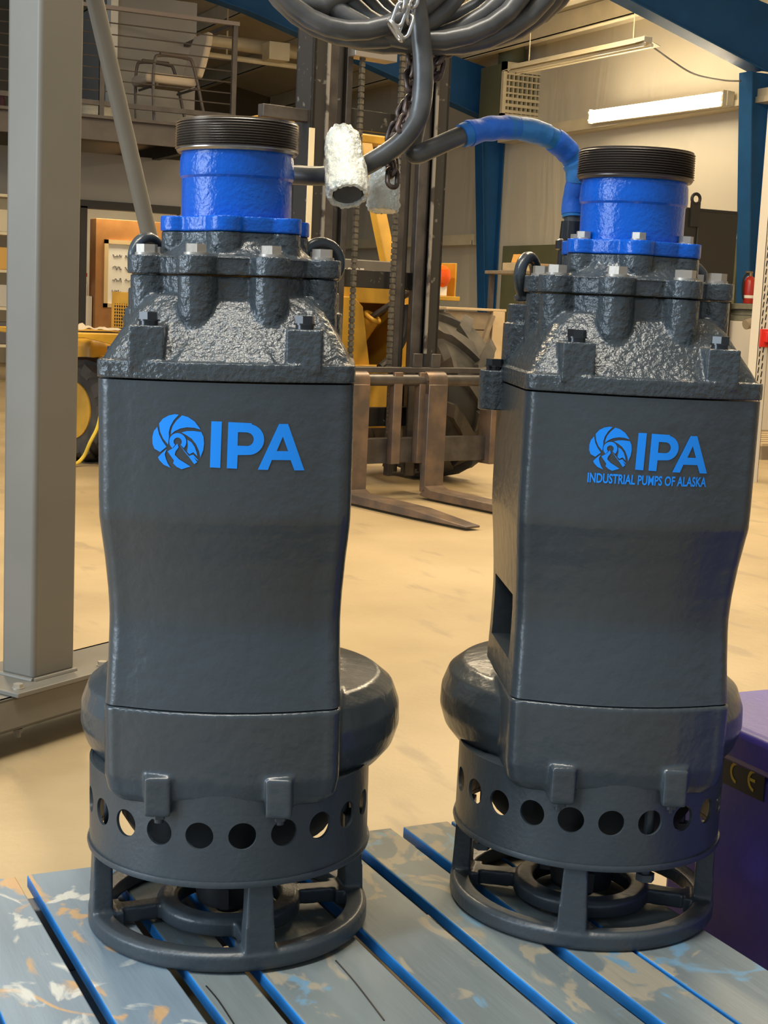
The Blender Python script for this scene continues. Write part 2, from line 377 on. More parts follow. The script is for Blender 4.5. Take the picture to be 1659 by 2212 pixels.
for k in range(7): obj('cable', MB().cyl((-5, 0, .27 + k * .115), (1.44, 0, .27 + k * .115), .007, n=6), m_darksteel, t)
obj('return_rail', MB().box(1.41, 1.47, 0, 3.0, 1.09, 1.13), m_darksteel, t)
obj('return_post', MB().box(1.415, 1.465, 2.95, 3.0, 0, 1.1), m_darksteel, t)
x0 = on(250, 100, 'y', 17.2).x; x1 = on(425, 50, 'y', 17.2).x
struct('wall_mezzanine', MB().box(x0, x1, 17.2, 20, DK, 4.38), m_greywall, 'plain grey upper office wall behind the mezzanine chair', 'wall')
struct('trim_2', MB().box(on(237, 100, 'y', 17.15).x, x0, 17.12, 17.3, DK, 4.38), m_paper, 'white door trim at the edge of the grey upper wall', 'trim')
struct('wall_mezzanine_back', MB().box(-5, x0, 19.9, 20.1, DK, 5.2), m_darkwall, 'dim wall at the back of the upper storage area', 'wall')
# storage on the deck, left of the trim
for i, (px, py, w_, h_, cname, col, lab) in enumerate(((205, 132, .26, .42, 'blue', (.10, .16, .30), 'blue duffel bundle on the mezzanine behind the railing'), (195, 215, .5, .25, 'pale', (.5, .47, .38), 'pale folded sheeting lying on the mezzanine floor'), (4, 95, .1, .4, 'maroon', (.08, .02, .03), 'dark bottle at the left edge of the mezzanine'))):
    c = on(px, py, 'y', 17.6 if i != 1 else 17.0); c.y = 17.6 if i != 1 else 16.4; c.x -= .12 * (i == 1); z0 = DK
    mb = MB().lathe([(.02, 0), (w_ * .5, .01), (w_ * .52, h_ * .4), (w_ * .46, h_ * .75), (w_ * .22, h_), (.01, h_ + .02)], 18, Matrix.Translation((c.x, c.y, z0)))
    solo('stored_bundle' if i < 2 else 'bottle', mb, mat('stored_' + cname, col, .6, bump=.6, bscale=9, dist=.05), lab, 'bundle' if i < 2 else 'bottle')

def arm_chair():
    t = thing('arm_chair', 'beige upholstered arm chair on the mezzanine behind the railing', 'chair', (4.95, 15.98, DK), math.radians(-88))
    t.scale = (1.1, 1.1, 1.1)
    mf = mat('beige_upholstery', (.56, .46, .34), .8, bump=.2, bscale=80); ml = mat('brown_chair_tube', (.10, .078, .066), .4)
    # front of the chair is local -y
    ring = lambda y0, y1, z0, z1, w: None
    s = MB().box(-.24, .24, -.30, .22, .40, .50); obj('seat', s, mf, t, .035, 4)
    m = Matrix.Translation((0, .25, .5)) @ Matrix.Rotation(math.radians(-14), 4, 'X')
    pts = [(-.21, 0), (-.24, .12), (-.235, .36), (-.19, .46), (.19, .46), (.235, .36), (.24, .12), (.21, 0)]
    b = MB().loft([[(x, -.03, z) for x, z in pts], [(x, .035, z) for x, z in pts]], m); obj('backrest', b, mf, t, .02, 3)
    for sx in (-.27, .27):
        path = spline([(sx, -.22, 0), (sx, -.24, .35), (sx, -.23, .60), (sx, -.17, .655), (sx, .08, .655), (sx, .16, .60), (sx, .27, .2), (sx, .33, 0)], 6)
        obj('arm_frame', MB().tube(path, .016, 8), ml, t)
        obj('arm_pad', MB().box(sx - .025, sx + .025, -.18, .1, .655, .685), ml, t, .008)
    obj('cross_tube', MB().cyl((-.27, -.20, .38), (.27, -.20, .38), .013, n=8).cyl((-.27, .2, .38), (.27, .2, .38), .013, n=8), ml, t)
    return t
arm_chair()

# lower office front under the deck
hx0 = on(184, 448, 'y', 17).x
lw = MB().box(-5, 5.6, 17, 17.12, 2.02, 2.55).box(-5, 2.6, 17, 17.12, 0, 2.02).box(5.45, 5.6, 17, 17.12, 0, 2.02)
struct('wall_office', lw, m_greywall, 'grey office wall under the mezzanine deck', 'wall')
struct('door_1', MB().box(hx0 - .12, 5.45, 16.97, 17.15, 1.93, 2.02).box(hx0 - .06, hx0 + .02, 16.97, 17.15, 0, 1.95), m_dark, 'dark frame of the wide office opening', 'door frame')
struct('wall_office_back', MB().box(2, 7.2, 20.0, 20.1, 0, 2.54), mat('cream_office_wall', (.62, .56, .45), .6), 'cream wall at the back of the lit office', 'wall')
area('office_ceiling_lamp', (5.2, 18.4, 2.45), (5.2, 18.4, 0), 1.2, .3, 42, (1, .85, .6))
a = on(208, 471, 'y', 18.6); b = on(352, 700, 'y', 18.6)
t = thing('notice_cabinet', 'tall varnished wood panel holding a framed sheet in the office', 'cabinet', ((a.x + b.x) / 2, 18.6, 0))
Wc = (b.x - a.x) / 2 + .25
obj('body', MB().box(-Wc + .25, Wc, 0, .3, 0, a.z), m_wood, t, .006)
fa = on(226, 517, 'y', 18.58); lx = fa.x - (a.x + b.x) / 2
obj('frame', MB().box(lx, lx + .05, -.03, 0, .8, fa.z).box(lx, lx + .9, -.03, 0, fa.z - .05, fa.z).box(lx, lx + .9, -.03, 0, .8, .85), mat('pale_wood_frame', (.66, .48, .24), .45), t)
obj('sheet', MB().box(lx + .05, lx + .9, -.012, 0, .85, fa.z - .05), m_paper, t)
ink = mat('handwriting_ink', (.12, .11, .12), .7)
for r in range(4):
    for c_ in range(2):
        rnd = random.Random(r * 5 + c_); pts = []
        for k in range(14): pts.append((lx + .11 + c_ * .16 + k * .009, -.016, fa.z - .2 - r * .15 + rnd.uniform(-.028, .028)))
        obj('handwriting', MB().tube(pts, .0045, 4), ink, t)
c = on(196, 590, 'y', 18.8)
solo('divider_screen', MB().box(hx0 + .05, a.x - .01, 19.05, 19.15, 0, 2.2), m_darksteel, 'dark grey screen standing left of the wood panel', 'screen')
solo('office_counter', MB().box(hx0 - .1, a.x - .01, 18.7, 19.0, 0, .93), m_paper, 'white counter front beside the wood panel', 'counter')
c = on(195, 682, 'y', 18.5)
t = thing('spray_bottle', 'spray bottle with red trigger on the office counter', 'bottle', (c.x, 18.85, .93))
obj('bottle_body', MB().lathe([(.05, 0), (.055, .02), (.055, .14), (.02, .2), (.018, .24)], 16), mat('translucent_white', (.75, .7, .66), .3), t)
obj('trigger_head', MB().box(-.1, .04, -.02, .02, .24, .29).box(-.06, -.045, -.015, .015, .17, .25), mat('red_plastic', (.62, .03, .02), .35), t, .005)

# shelving glimpsed at the far left edge
t = thing('office_shelf', 'storage shelf with boxes at the extreme left edge', 'shelf', (2.95, 16.5, 0))
for k in range(5): obj('shelf_board', MB().box(-.5, .55, -.2, .2, .35 + k * .4, .38 + k * .4), m_cream, t)
for sx in (-.5, .52): obj('upright', MB().box(sx, sx + .03, -.2, .2, 0, 2.1), m_cream, t)
for k, (col, lab) in enumerate((((.1, .09, .09), 'dark box on the lowest board of the edge shelf'), ((.5, .47, .42), 'grey box on the second board of the edge shelf'), ((.62, .36, .08), 'orange box on the third board of the edge shelf'), ((.62, .55, .4), 'cream box on the top board of the edge shelf'))):
    solo('storage_box', MB().box(2.98 - .4, 2.98 + .4, 16.36, 16.62, .38 + k * .4, .62 + k * .4), mat('box_col_%d' % k, col, .6), lab, 'box', 'boxes on the edge shelf', bevel=.01)

# ------------------------------------------------------------------ pump geometry (metres, local: -y faces the viewer)
def sec(wd, yf, yb, sag, rc, z, rb=.03, n=14, nc=7):
    """rounded box section with a bowed front"""
    pts = []
    fy = lambda x: yf + sag * (x / wd) ** 2
    xe = wd - rc
    for i in range(n + 1):
        x = -xe + 2 * xe * i / n; pts.append((x, fy(x), z))
    ye = fy(xe)
    for i in range(1, nc + 1):
        a = -PI / 2 + PI / 2 * i / nc; pts.append((xe + rc * math.cos(a), ye + rc + rc * math.sin(a), z))
    for i in range(nc + 1):
        a = PI / 2 * i / nc; pts.append((wd - rb + rb * math.cos(a), yb - rb + rb * math.sin(a), z))
    for i in range(nc + 1):
        a = PI / 2 + PI / 2 * i / nc; pts.append((-wd + rb + rb * math.cos(a), yb - rb + rb * math.sin(a), z))
    for i in range(nc):
        a = PI + PI / 2 * i / nc; pts.append((-xe + rc * math.cos(a), ye + rc + rc * math.sin(a), z))
    return pts
def lobed(r0, c, a, k, rot, n=192):
    """circle with k rounded bolt lobes; azimuth measured from -y"""
    pts = []
    for i in range(n):
        ph = 2 * PI * i / n; r = r0
        for j in range(k):
            d = ph - rot - 2 * PI * j / k
            s = c * math.sin(d)
            if math.cos(d) > 0 and abs(s) < a: r = max(r, c * math.cos(d) + math.sqrt(a * a - s * s))
        pts.append((r * math.sin(ph), -r * math.cos(ph)))
    return pts
def az(deg, r): a = math.radians(deg); return (r * math.sin(a), -r * math.cos(a))

YF_TOP, SAG = -.176, .032
# --- base frame: foot ring, inner suction ring, spokes and legs (one casting)
mb = MB()
mb.lathe([(.164, .004), (.190, 0), (.194, .004), (.194, .022), (.188, .027), (.166, .025)], 96, closed=True)
mb.lathe([(.070, .008), (.100, .008), (.100, .026), (.094, .032), (.074, .032), (.070, .028)], 64, closed=True)
for k in range(4):
    a = 5 + 90 * k
    p0 = Vector((*az(a, .088), .018)); p1 = Vector((*az(a, .178), .016)); mb.bar(p0, p1, .026, .022)
    pm = Vector((*az(a, .15), .016)); mb.bar(pm, p1, .05, .022)
    d = Vector((*az(a, 1), 0)); s = Vector((d.y, -d.x, 0))
    lo, hi = [], []
    for (w_, r_, z_, L) in ((.021, .178, .018, lo), (.015, .176, .135, hi)):
        for sx, sy in ((-1, -1), (1, -1), (1, 1), (-1, 1)):
            v = d * (r_ + sy * (.014 if z_ < .1 else .012)) + s * (w_ * sx); L.append((v.x, v.y, z_))
    mb.loft([lo, hi])
ME_FRAME = cast_mesh(mb, .0022, 4, m_base)
# --- perforated strainer skirt
R_S, Z0S, Z1S, NH = .190, .118, .236, 22
mb = MB()
zh = .183; hr = .0178; sw = 2 * PI * R_S / NH
NQ = 32
for k in range(NH):
    a0 = math.radians(8.9 + 6) + k * 2 * PI / NH
    inner = []; outer = []
    hw = sw / 2; hb = zh - Z0S; ht = Z1S - zh
    for i in range(NQ):
        t_ = 2 * PI * i / NQ + PI / NQ; c_, s_ = math.cos(t_), math.sin(t_)
        inner.append((hr * c_, zh + hr * s_))
        sc = min(hw / abs(c_) if abs(c_) > 1e-9 else 9, (ht if s_ > 0 else hb) / abs(s_) if abs(s_) > 1e-9 else 9)
        outer.append((sc * c_, zh + sc * s_))
    corners = [(hw, Z1S), (-hw, Z1S), (-hw, Z0S), (hw, Z0S)]
    def mp(p): a_ = a0 + p[0] / R_S; return (R_S * math.sin(a_), -R_S * math.cos(a_), p[1])
    vs = [mp(p) for p in inner] + [mp(p) for p in outer] + [mp(p) for p in corners]
    fs = []
    side = lambda p: 0 if abs(p[0] - hw) < 1e-7 else 1 if abs(p[1] - Z1S) < 1e-7 else 2 if abs(p[0] + hw) < 1e-7 else 3
    for i in range(NQ):
        j = (i + 1) % NQ
        si, sj = side(outer[i]), side(outer[j])
        if si == sj: fs.append((i, NQ + i, NQ + j, j))
        else:
            cidx = {(0, 1): 0, (1, 2): 1, (2, 3): 2, (3, 0): 3}[(si, sj)]
            fs.append((i, NQ + i, 2 * NQ + cidx, NQ + j, j))
    mb.add(vs, fs)
me = mb.mesh('skirt_sheet', None)
bm = bmesh.new(); bm.from_mesh(me); bmesh.ops.remove_doubles(bm, verts=bm.verts, dist=1e-5); bmesh.ops.recalc_face_normals(bm, faces=bm.faces); bm.to_mesh(me); bm.free()
o = bpy.data.objects.new('tmp', me); COL.objects.link(o)
sm = o.modifiers.new('s', 'SOLIDIFY'); sm.thickness = .004; sm.offset = 0
ME_SKIRT = evaluated(o); bpy.data.objects.remove(o)
ME_SKIRT.materials.append(m_base); ME_SKIRT.shade_smooth(); ME_SKIRT.set_sharp_from_angle(angle=math.radians(40))
ME_RIM = MB().lathe([(.1875, .116), (.1945, .115), (.1955, .119), (.1945, .123), (.1875, .122)], 96, closed=True).mesh('rim'); ME_RIM.materials.append(m_base)
ME_TOPP = MB().lathe([(.05, .229), (.1885, .229), (.1885, .235), (.05, .235)], 64, closed=True).mesh('top_plate'); ME_TOPP.materials.append(m_base)
# --- lower casing: volute drum + front box, fused
mb = MB()
T = Matrix.Translation((.010, .092, 0))
mb.lathe([(.15, .205), (.178, .210), (.200, .222), (.217, .242), (.2255, .268), (.2245, .296), (.215, .322), (.195, .338), (.15, .347), (.10, .349)], 96, T)
rings = [sec(.118, -.138, .10, .02, .03, .212), sec(.136, -.157, .10, .028, .026, .218), sec(.146, -.167, .10, SAG, .022, .230), sec(.150, -.1705, .10, SAG, .02, .252), sec(.1505, -.171, .10, SAG, .02, .343)]
mb.loft(rings)
for x in (-.078, .075):
    mb.box(x - .0165, x + .0165, -.172, -.12, .208, .26)
ME_VOL = cast_mesh(mb, .0028, 5, m_body)
# --- motor jacket with a side window
lv = [(.3445, .1495, -.168, .012), (.400, .1475, -.160, .012), (.440, .1470, -.154, .012), (.456, .1470, -.1525, .012), (.470, .1475, -.153, .012), (.490, .1485, -.1545, .012), (.530, .1515, -.1610, .012), (.572, .1555, -.1715, .012), (.581, .1562, -.1748, .012), (.586, .1565, -.176, .012), (.610, .157, -.1765, .012), (.7555, .1575, -.177, .012)]
rings = []
def lerp_lv(z):
    for q, r in zip(lv, lv[1:]):
        if q[0] <= z <= r[0]:
            t_ = (z - q[0]) / (r[0] - q[0]); return [q[k] + (r[k] - q[k]) * t_ for k in range(3)]
zs = sorted(set([q[0] for q in lv] + [.3445 + .014 * k for k in range(29)]))
for z in zs:
    _, w_, y_ = lerp_lv(z); rings.append(sec(w_, y_, .125, SAG, .022, z))
jk = obj('tmp', MB().loft(rings), None, sharp=None)
cut = obj('tmpc', MB().box(-.3, -.105, -.085, .075, .385, .475).box(.105, .3, -.085, .075, .385, .475), None, sharp=None)
bo = jk.modifiers.new('b', 'BOOLEAN'); bo.operation = 'DIFFERENCE'; bo.object = cut; bo.solver = 'EXACT'
ME_JACKET = evaluated(jk); bpy.data.objects.remove(jk); bpy.data.objects.remove(cut)
ME_JACKET.materials.clear(); ME_JACKET.materials.append(m_body); ME_JACKET.shade_smooth(); ME_JACKET.set_sharp_from_angle(angle=math.radians(28))
# --- top cover casting
BR = .1205; BAZ = 25.0
mb = MB()
mb.loft([sec(.1585, -.179, .14, SAG, .02, .7575), sec(.1585, -.179, .14, SAG, .02, .779)])
mb.loft([sec(.155, -.174, .14, SAG, .02, .775), sec(.147, -.158, .13, SAG * .8, .02, .792), sec(.118, -.118, .11, SAG * .6, .02, .842), sec(.10, -.10, .10, SAG * .5, .02, .86)])
mb.prism(lobed(.108, BR - .003, .0235, 8, math.radians(BAZ)), .776, .8835)
# central ramp between the two front bosses
mb.add([(-.062, -.17, .778), (.062, -.17, .778), (.022, -.112, .842), (-.022, -.112, .842), (-.062, -.08, .778), (.062, -.08, .778), (.022, -.08, .842), (-.022, -.08, .842)],
       [(0, 1, 2, 3), (4, 7, 6, 5), (0, 4, 5, 1), (3, 2, 6, 7), (0, 3, 7, 4), (1, 5, 6, 2)])
LUGX = .095
for sx in (-1, 1):
    mb.box(sx * LUGX - .021, sx * LUGX + .021, -.166, -.115, .77, .822)
    mb.box(sx * LUGX - .021, sx * LUGX + .021, .10, .15, .77, .815)
    # rear columns for the lifting eyes and outboard bolt bosses
    ex = -.126 if sx < 0 else .110
    mb.cyl((ex, .085, .70), (ex, .085, .840), .031, n=24); mb.cyl((ex, .085, .83), (ex, .085, .868), .026, n=24)
mb.cyl((-.168, .075, .715), (-.168, .075, .772), .021, n=20); mb.box(-.168, -.12, .055, .095, .715, .765)
ME_COVER = cast_mesh(mb, .0019, 3, m_cast)
# --- cover plate, neck, flange, pipe
mb = MB(); mb.prism(lobed(.1125, BR, .0245, 8, math.radians(BAZ)), .885, .9085)
ME_PLATE = cast_mesh(mb, .0017, 2, m_cast)
FROT = math.radians(-6)
mb = MB(); mb.prism(lobed(.083, .077, .0228, 6, FROT), .905, .9395)
mb.lathe([(.118, .905), (.10, .911), (.088, .92), (.08, .935)], 64)
ME_NECK = cast_mesh(mb, .0017, 3, m_cast)
mb = MB(); mb.prism(lobed(.084, .078, .0232, 6, FROT), .9395, .9585)
ME_FLANGE = cast_mesh(mb, .0015, 1, m_blue)
ME_PIPE = MB().lathe([(.060, .957), (.0712, .957), (.0712, 1.0075), (.0735, 1.0105), (.0742, 1.016), (.0732, 1.034), (.0715, 1.040), (.0715, 1.046), (.060, 1.046)], 96, closed=True).mesh('pipe', 30)
ME_PIPE.materials.append(m_blue)
prof = [(.063, 1.041), (.0765, 1.041), (.0785, 1.044)]
for k in range(11):
    z = 1.0455 + k * .00318; prof += [(.0785, z), (.0802 - k * .00008, z + .0008), (.0785, z + .0018), (.0768, z + .0026)]
prof += [(.0775, 1.0815), (.063, 1.0815)]
ME_THREAD = MB().lathe(prof, 128, closed=True).mesh('thread', 20)
# --- bolts
ME_BOLT = MB().cyl((0, 0, -.004), (0, 0, .0022), .0152, n=28).hexa((0, 0, .002), .0138, .0105, .3).mesh('bolt', 25); ME_BOLT.materials.append(m_bolt)
ME_SBOLT = MB().cyl((0, 0, -.003), (0, 0, .0015), .0105, n=24).hexa((0, 0, .0012), .0102, .0085, .1).mesh('small_bolt', 25); ME_SBOLT.materials.append(m_bolt)
ME_BBOLT = MB().cyl((0, 0, -.006), (0, 0, .004), .0115, n=24).cyl((0, 0, .004), (0, 0, .006), .0135, n=24).hexa((0, 0, .006), .0125, .009, .2).mesh('black_bolt', 25); ME_BBOLT.materials.append(m_blackbolt)
ME_STUD = MB().cyl((0, 0, -.014), (0, 0, 0), .006, n=14).hexa((0, 0, -.008), .0105, .008, .2).mesh('stud', 25); ME_STUD.materials.append(m_base)
mb = MB().torus((0, 0, .032), .0265, .0088, axis=(0, 1, 0), n=40, k=16); mb.lathe([(.017, -.004), (.019, .002), (.013, .008), (.010, .012)], 24)
ME_EYE = cast_mesh(mb, .0014, 2, m_body)
# --- agitator and motor seen through the strainer
ME_MOTOR = MB().lathe([(.02, .022), (.044, .024), (.048, .05), (.052, .10), (.09, .125), (.138, .140), (.15, .16), (.15, .222), (.1, .226)], 40).mesh('motor', 40); ME_MOTOR.materials.append(m_black)
mb = MB().lathe([(.006, .006), (.018, .008), (.022, .026), (.008, .028)], 24)
for k in range(3):
    a = 2 * PI * k / 3 + .5; mb.bar((.02 * math.cos(a), .02 * math.sin(a), .05), (.064 * math.cos(a), .064 * math.sin(a), .046), .012, .03)
ME_AGIT = mb.mesh('agitator', 40); ME_AGIT.materials.append(m_black)
ME_ROD = MB().cyl((0, 0, .10), (0, 0, .235), .007, n=12).hexa((0, 0, .092), .013, .01).mesh('rod', 30); ME_ROD.materials.append(m_base)

# --- emblem and lettering outlines, in units of the 1659-wide close-up of the left logo
def fan(cx, cy, r, a0, a1, n): return [(cx + r * math.cos(math.radians(a0 + (a1 - a0) * i / n)), cy + r * math.sin(math.radians(a0 + (a1 - a0) * i / n))) for i in range(n + 1)]
EMBLEM = [
    [(150, 215), (118, 255), (105, 310), (107, 370), (125, 415), (178, 442), (236, 392), (200, 345), (168, 285)],
    [(166, 185), (200, 140), (255, 108), (310, 95), (346, 98), (300, 150), (268, 210), (256, 260), (258, 300), (250, 372), (205, 320), (175, 255)],
    [(376, 103), (430, 117), (490, 155), (528, 203), (544, 226), (485, 211), (420, 209), (360, 222), (312, 246), (276, 278), (278, 245), (292, 200), (327, 150)],
    [(551, 248), (571, 290), (577, 350), (570, 410), (545, 476), (532, 420), (505, 360), (465, 312), (420, 282), (372, 257), (420, 243), (480, 240)],
    fan(338, 342, 78, 128, 405, 34) + fan(338, 342, 37, 405, 128, 26),
    [(335, 358), (298, 400), (258, 425), (245, 432), (272, 470), (305, 513), (297, 540), (330, 570), (375, 590), (456, 562), (410, 535), (350, 500), (312, 462), (318, 432), (346, 393)],
    [(236, 412), (185, 460), (158, 490), (170, 515), (210, 555), (274, 581), (250, 545), (230, 500), (220, 460)],
    [(425, 320), (462, 342), (490, 380), (510, 430), (518, 468), (480, 432), (445, 452), (424, 430), (430, 380)],
    [(352, 364), (400, 430), (440, 475), (490, 541), (516, 520), (470, 455), (442, 468), (395, 415)],
    [(478, 452), (524, 500), (518, 506), (470, 462)],
]
IPA = [
    [[(640, 148), (735, 148), (725, 567), (631, 564)]],
    [[(792, 151), (1000, 157)] + fan(975, 305, 139, -78, 85, 22) + [(880, 447), (875, 571), (783, 568)], [(880, 240), (965, 241)] + fan(960, 303, 61, -85, 85, 14) + [(878, 362)]],
    [[(1245, 160), (1326, 160), (1480, 581), (1390, 581), (1354, 488), (1186, 487), (1152, 578), (1061, 576)], [(1281, 275), (1330, 406), (1228, 406)]],
]
def decal_fn(u0, v0, cx, cz, s):
    def f(u, v):
        x = cx + (u - u0) * s; z = cz - (v - v0) * s
        return (x, YF_TOP - .0016 + SAG * (x / .157) ** 2, z)
    return f
def subdiv(mb_, maxlen=.012):
    me_ = mb_.mesh('decal', None); bm_ = bmesh.new(); bm_.from_mesh(me_)
    for _ in range(4):
        es = [e for e in bm_.edges if e.calc_length() > maxlen]
        if not es: break
        bmesh.ops.subdivide_edges(bm_, edges=es, cuts=1); bmesh.ops.triangulate(bm_, faces=bm_.faces)
    for v in bm_.verts: v.co.y = YF_TOP - .0016 + SAG * (v.co.x / .157) ** 2
    bm_.to_mesh(me_); bm_.free(); me_.materials.append(m_decal); return me_
def text_loops(body, size):
    cu = bpy.data.curves.new('t', 'FONT'); cu.body = body; cu.size = size; cu.offset = size * .026; cu.resolution_u = 3
    o_ = bpy.data.objects.new('t', cu); COL.objects.link(o_); me_ = evaluated(o_); bpy.data.objects.remove(o_)
    vs = [v.co.copy() for v in me_.vertices]; fs = [tuple(p_.vertices) for p_ in me_.polygons]
    return vs, fs

def make_pump(label, loc, rz, lean, frame_turn, skirt_turn, logo_x0, logo_x1, logo_zt, second_line, thread_mat, flange_bolts):
    t = thing('submersible_pump', label, 'pump', loc, rz, 'submersible pumps on the pallet')
    t.rotation_euler = (0, lean, rz)
    bf = obj('base_frame', ME_FRAME, None, t); bf.rotation_euler.z = math.radians(frame_turn)
    sk = obj('strainer_skirt', ME_SKIRT, None, t); obj('skirt_rim', ME_RIM, None, sk); sk.rotation_euler.z = math.radians(skirt_turn)
    obj('skirt_top_plate', ME_TOPP, None, sk)
    v = obj('volute_casing', ME_VOL, None, t)
    for x in (-.078, .075):
        s_ = obj('stud', ME_STUD, None, v); s_.location = (x, -.148, .208)
    j = obj('motor_jacket', ME_JACKET, None, t)
    obj('cooling_box', MB().box(-.118, -.06, -.06, .1, .372, .44).cyl((-.12, -.02, .42), (-.08, -.02, .42), .012).cyl((-.12, .04, .40), (-.08, .04, .40), .01), m_blackbolt, j, .004)
    c = obj('top_cover', ME_COVER, None, t)
    for x, y, z in ((-LUGX, -.141, .823), (LUGX, -.141, .823), (-LUGX, .125, .816), (LUGX, .125, .816), (-.168, .075, .773)):
        b = obj('black_bolt', ME_BBOLT, None, c); b.location = (x, y, z); b.rotation_euler.z = random.uniform(0, 1)
    p_ = obj('cover_plate', ME_PLATE, None, t)
    for k in range(8):
        b = obj('bolt', ME_BOLT, None, p_); b.location = (*az(BAZ + 45 * k, BR), .9095); b.rotation_euler.z = random.uniform(0, 1)
    for sx, rr in ((-1, .95), (1, .35)):
        e = obj('lifting_eye', ME_EYE, None, t); e.location = (-.126 if sx < 0 else .110, .085, .876); e.rotation_euler.z = rr
    obj('discharge_neck', ME_NECK, None, t)
    f = obj('discharge_flange', ME_FLANGE, None, t); f['label'] = 'glossy blue flange'
    if flange_bolts:
        for k in range(6):
            b = obj('bolt', ME_SBOLT, None, f); b.location = (*az(-6 + 60 * k, .080), .9592); b.rotation_euler.z = random.uniform(0, 1)
    pp = obj('discharge_pipe', ME_PIPE, None, t); pp['label'] = 'glossy blue pipe'
    th_ = obj('thread_collar', ME_THREAD.copy(), thread_mat, t); th_['label'] = 'black threaded collar'
    for ch in list(t.children):
        if ch.name.split('.')[0] not in ('base_frame', 'strainer_skirt'): ch.location.y += UPF
    obj('motor', ME_MOTOR, None, t); obj('agitator', ME_AGIT, None, t)
    for k in range(4):
        r_ = obj('tie_rod', ME_ROD, None, t); r_.location = (*az(18 + 90 * k, .168), 0)
    # cable gland at the rear left of the neck
    obj('cable_gland', MB().lathe([(.030, .905), (.030, .925), (.020, .928), (.020, .948), (.024, .95), (.024, .962), (.019, .965), (.0175, .99)], 28, Matrix.Translation((GX, GY + UPF, 0))), m_blackbolt, t)
    s = (logo_x1 - logo_x0) / (1480 - 105)
    fn = decal_fn(105, 95, logo_x0, logo_zt, s)
    d = MB()
    for l in EMBLEM: poly_mesh(d, [l], fn)
    obj('emblem', subdiv(d), None, t).location.y = UPF
    for ls in IPA:
        d = MB(); poly_mesh(d, ls, fn); obj('letter', subdiv(d), None, t).location.y = UPF
    if second_line:
        vs, fs = text_loops('INDUSTRIAL PUMPS OF ALASKA', 1.0)
        wx = max(v_.x for v_ in vs); k = (logo_x1 - logo_x0) / wx
        d = MB().add([(logo_x0 + v_.x * k, 0, second_line + v_.y * k * 1.55) for v_ in vs], fs)
        obj('lettering', subdiv(d), None, t).location.y = UPF
    return t
GX, GY = -.060, .110
LEAN_L = -1.0; UPF = -.024
LP, RP = Vector((.696, 1.868, .1415)), Vector((1.207, 1.752, .14))
ROTP = math.radians(-24); ROTR = math.radians(-21.5)
make_pump('dark grey submersible pump with only the large blue logo letters', LP, ROTP, math.radians(LEAN_L), 11.5, -6, -.0865, .0985, .7165, None, m_thread, False)
make_pump('dark grey submersible pump with a second lettering line under its logo', RP, ROTR, math.radians(.3), -20.5, -1, -.075, .083, .7165, .6435, m_thread_brown, True)

# ------------------------------------------------------------------ pallet
def wood_blue(name, spray, bare, pale, lo, hi):
    """weathered board: long grain, blue overspray, bare and pale worn patches"""
    m = bpy.data.materials.new(name); m.use_nodes = True; nt = m.node_tree; b = nt.nodes['Principled BSDF']
    b.inputs['Roughness'].default_value = .5; b.inputs['Specular IOR Level'].default_value = .4
    tc = nt.nodes.new('ShaderNodeTexCoord')
    def nz(scale, detail, stretch, distort=0.0):
        mp = nt.nodes.new('ShaderNodeMapping'); mp.inputs['Scale'].default_value = stretch
        n = nt.nodes.new('ShaderNodeTexNoise'); n.inputs['Scale'].default_value = scale; n.inputs['Detail'].default_value = detail; n.inputs['Distortion'].default_value = distort
        nt.links.new(tc.outputs['Object'], mp.inputs[0]); nt.links.new(mp.outputs[0], n.inputs['Vector']); return n.outputs['Fac']
    def rmp(fac, a, b_):
        r = nt.nodes.new('ShaderNodeMapRange'); r.inputs[1].default_value = a; r.inputs[2].default_value = b_; nt.links.new(fac, r.inputs[0]); return r.outputs[0]
    def mix(fac, ca, cb):
        mx = nt.nodes.new('ShaderNodeMix'); mx.data_type = 'RGBA'; nt.links.new(fac, mx.inputs[0])
        for k, c in ((6, ca), (7, cb)):
            if isinstance(c, tuple): mx.inputs[k].default_value = (*c, 1)
            else: nt.links.new(c, mx.inputs[k])
        return mx.outputs[2]
    c = mix(rmp(nz(16, 5, (1, .12, 1)), .3, .7), tuple(v * .72 for v in spray), spray)
    c = mix(rmp(nz(11, 9, (1, .6, 1), 1.2), lo, lo + .05), c, bare)
    c = mix(rmp(nz(9, 8, (.9, .7, 1), 2.0), hi, hi + .06), c, pale)
    nt.links.new(c, b.inputs['Base Color'])
    bp = nt.nodes.new('ShaderNodeBump'); bp.inputs['Strength'].default_value = .3; bp.inputs['Distance'].default_value = .004
    nt.links.new(nz(60, 5, (1, .1, 1)), bp.inputs['Height']); nt.links.new(bp.outputs['Normal'], b.inputs['Normal'])
    MATS[name] = m; return m
m_pal_top = wood_blue('blue_sprayed_pallet_wood', (.155, .185, .19), (.25, .225, .17), (.12, .22, .30), .56, .61)
m_pal_warm = wood_blue('blue_and_bare_pallet_wood', (.185, .25, .31), (.42, .27, .14), (.46, .47, .44), .555, .545)
m_pal_side = mat('bright_blue_board_edge', (.02, .22, .60), .5, var=.4, vscale=7)
m_pal_in = mat('dark_blue_stringer', (.05, .10, .17), .6, col2=(.22, .17, .11), vscale=6)
boards = [(.085, .200, 1), (.212, .330, 1), (.343, .447, 1), (.464, .566, 1), (.586, .655, 0), (.674, .832, 0), (.853, .962, 0), (.983, 1.066, 0), (1.088, 1.172, 0), (1.178, 1.312, 0)]
Y0, Y1 = .90, 2.105
pal = thing('wooden_pallet', 'blue painted wooden pallet carrying both pumps', 'pallet', (.70, 1.5, 0))
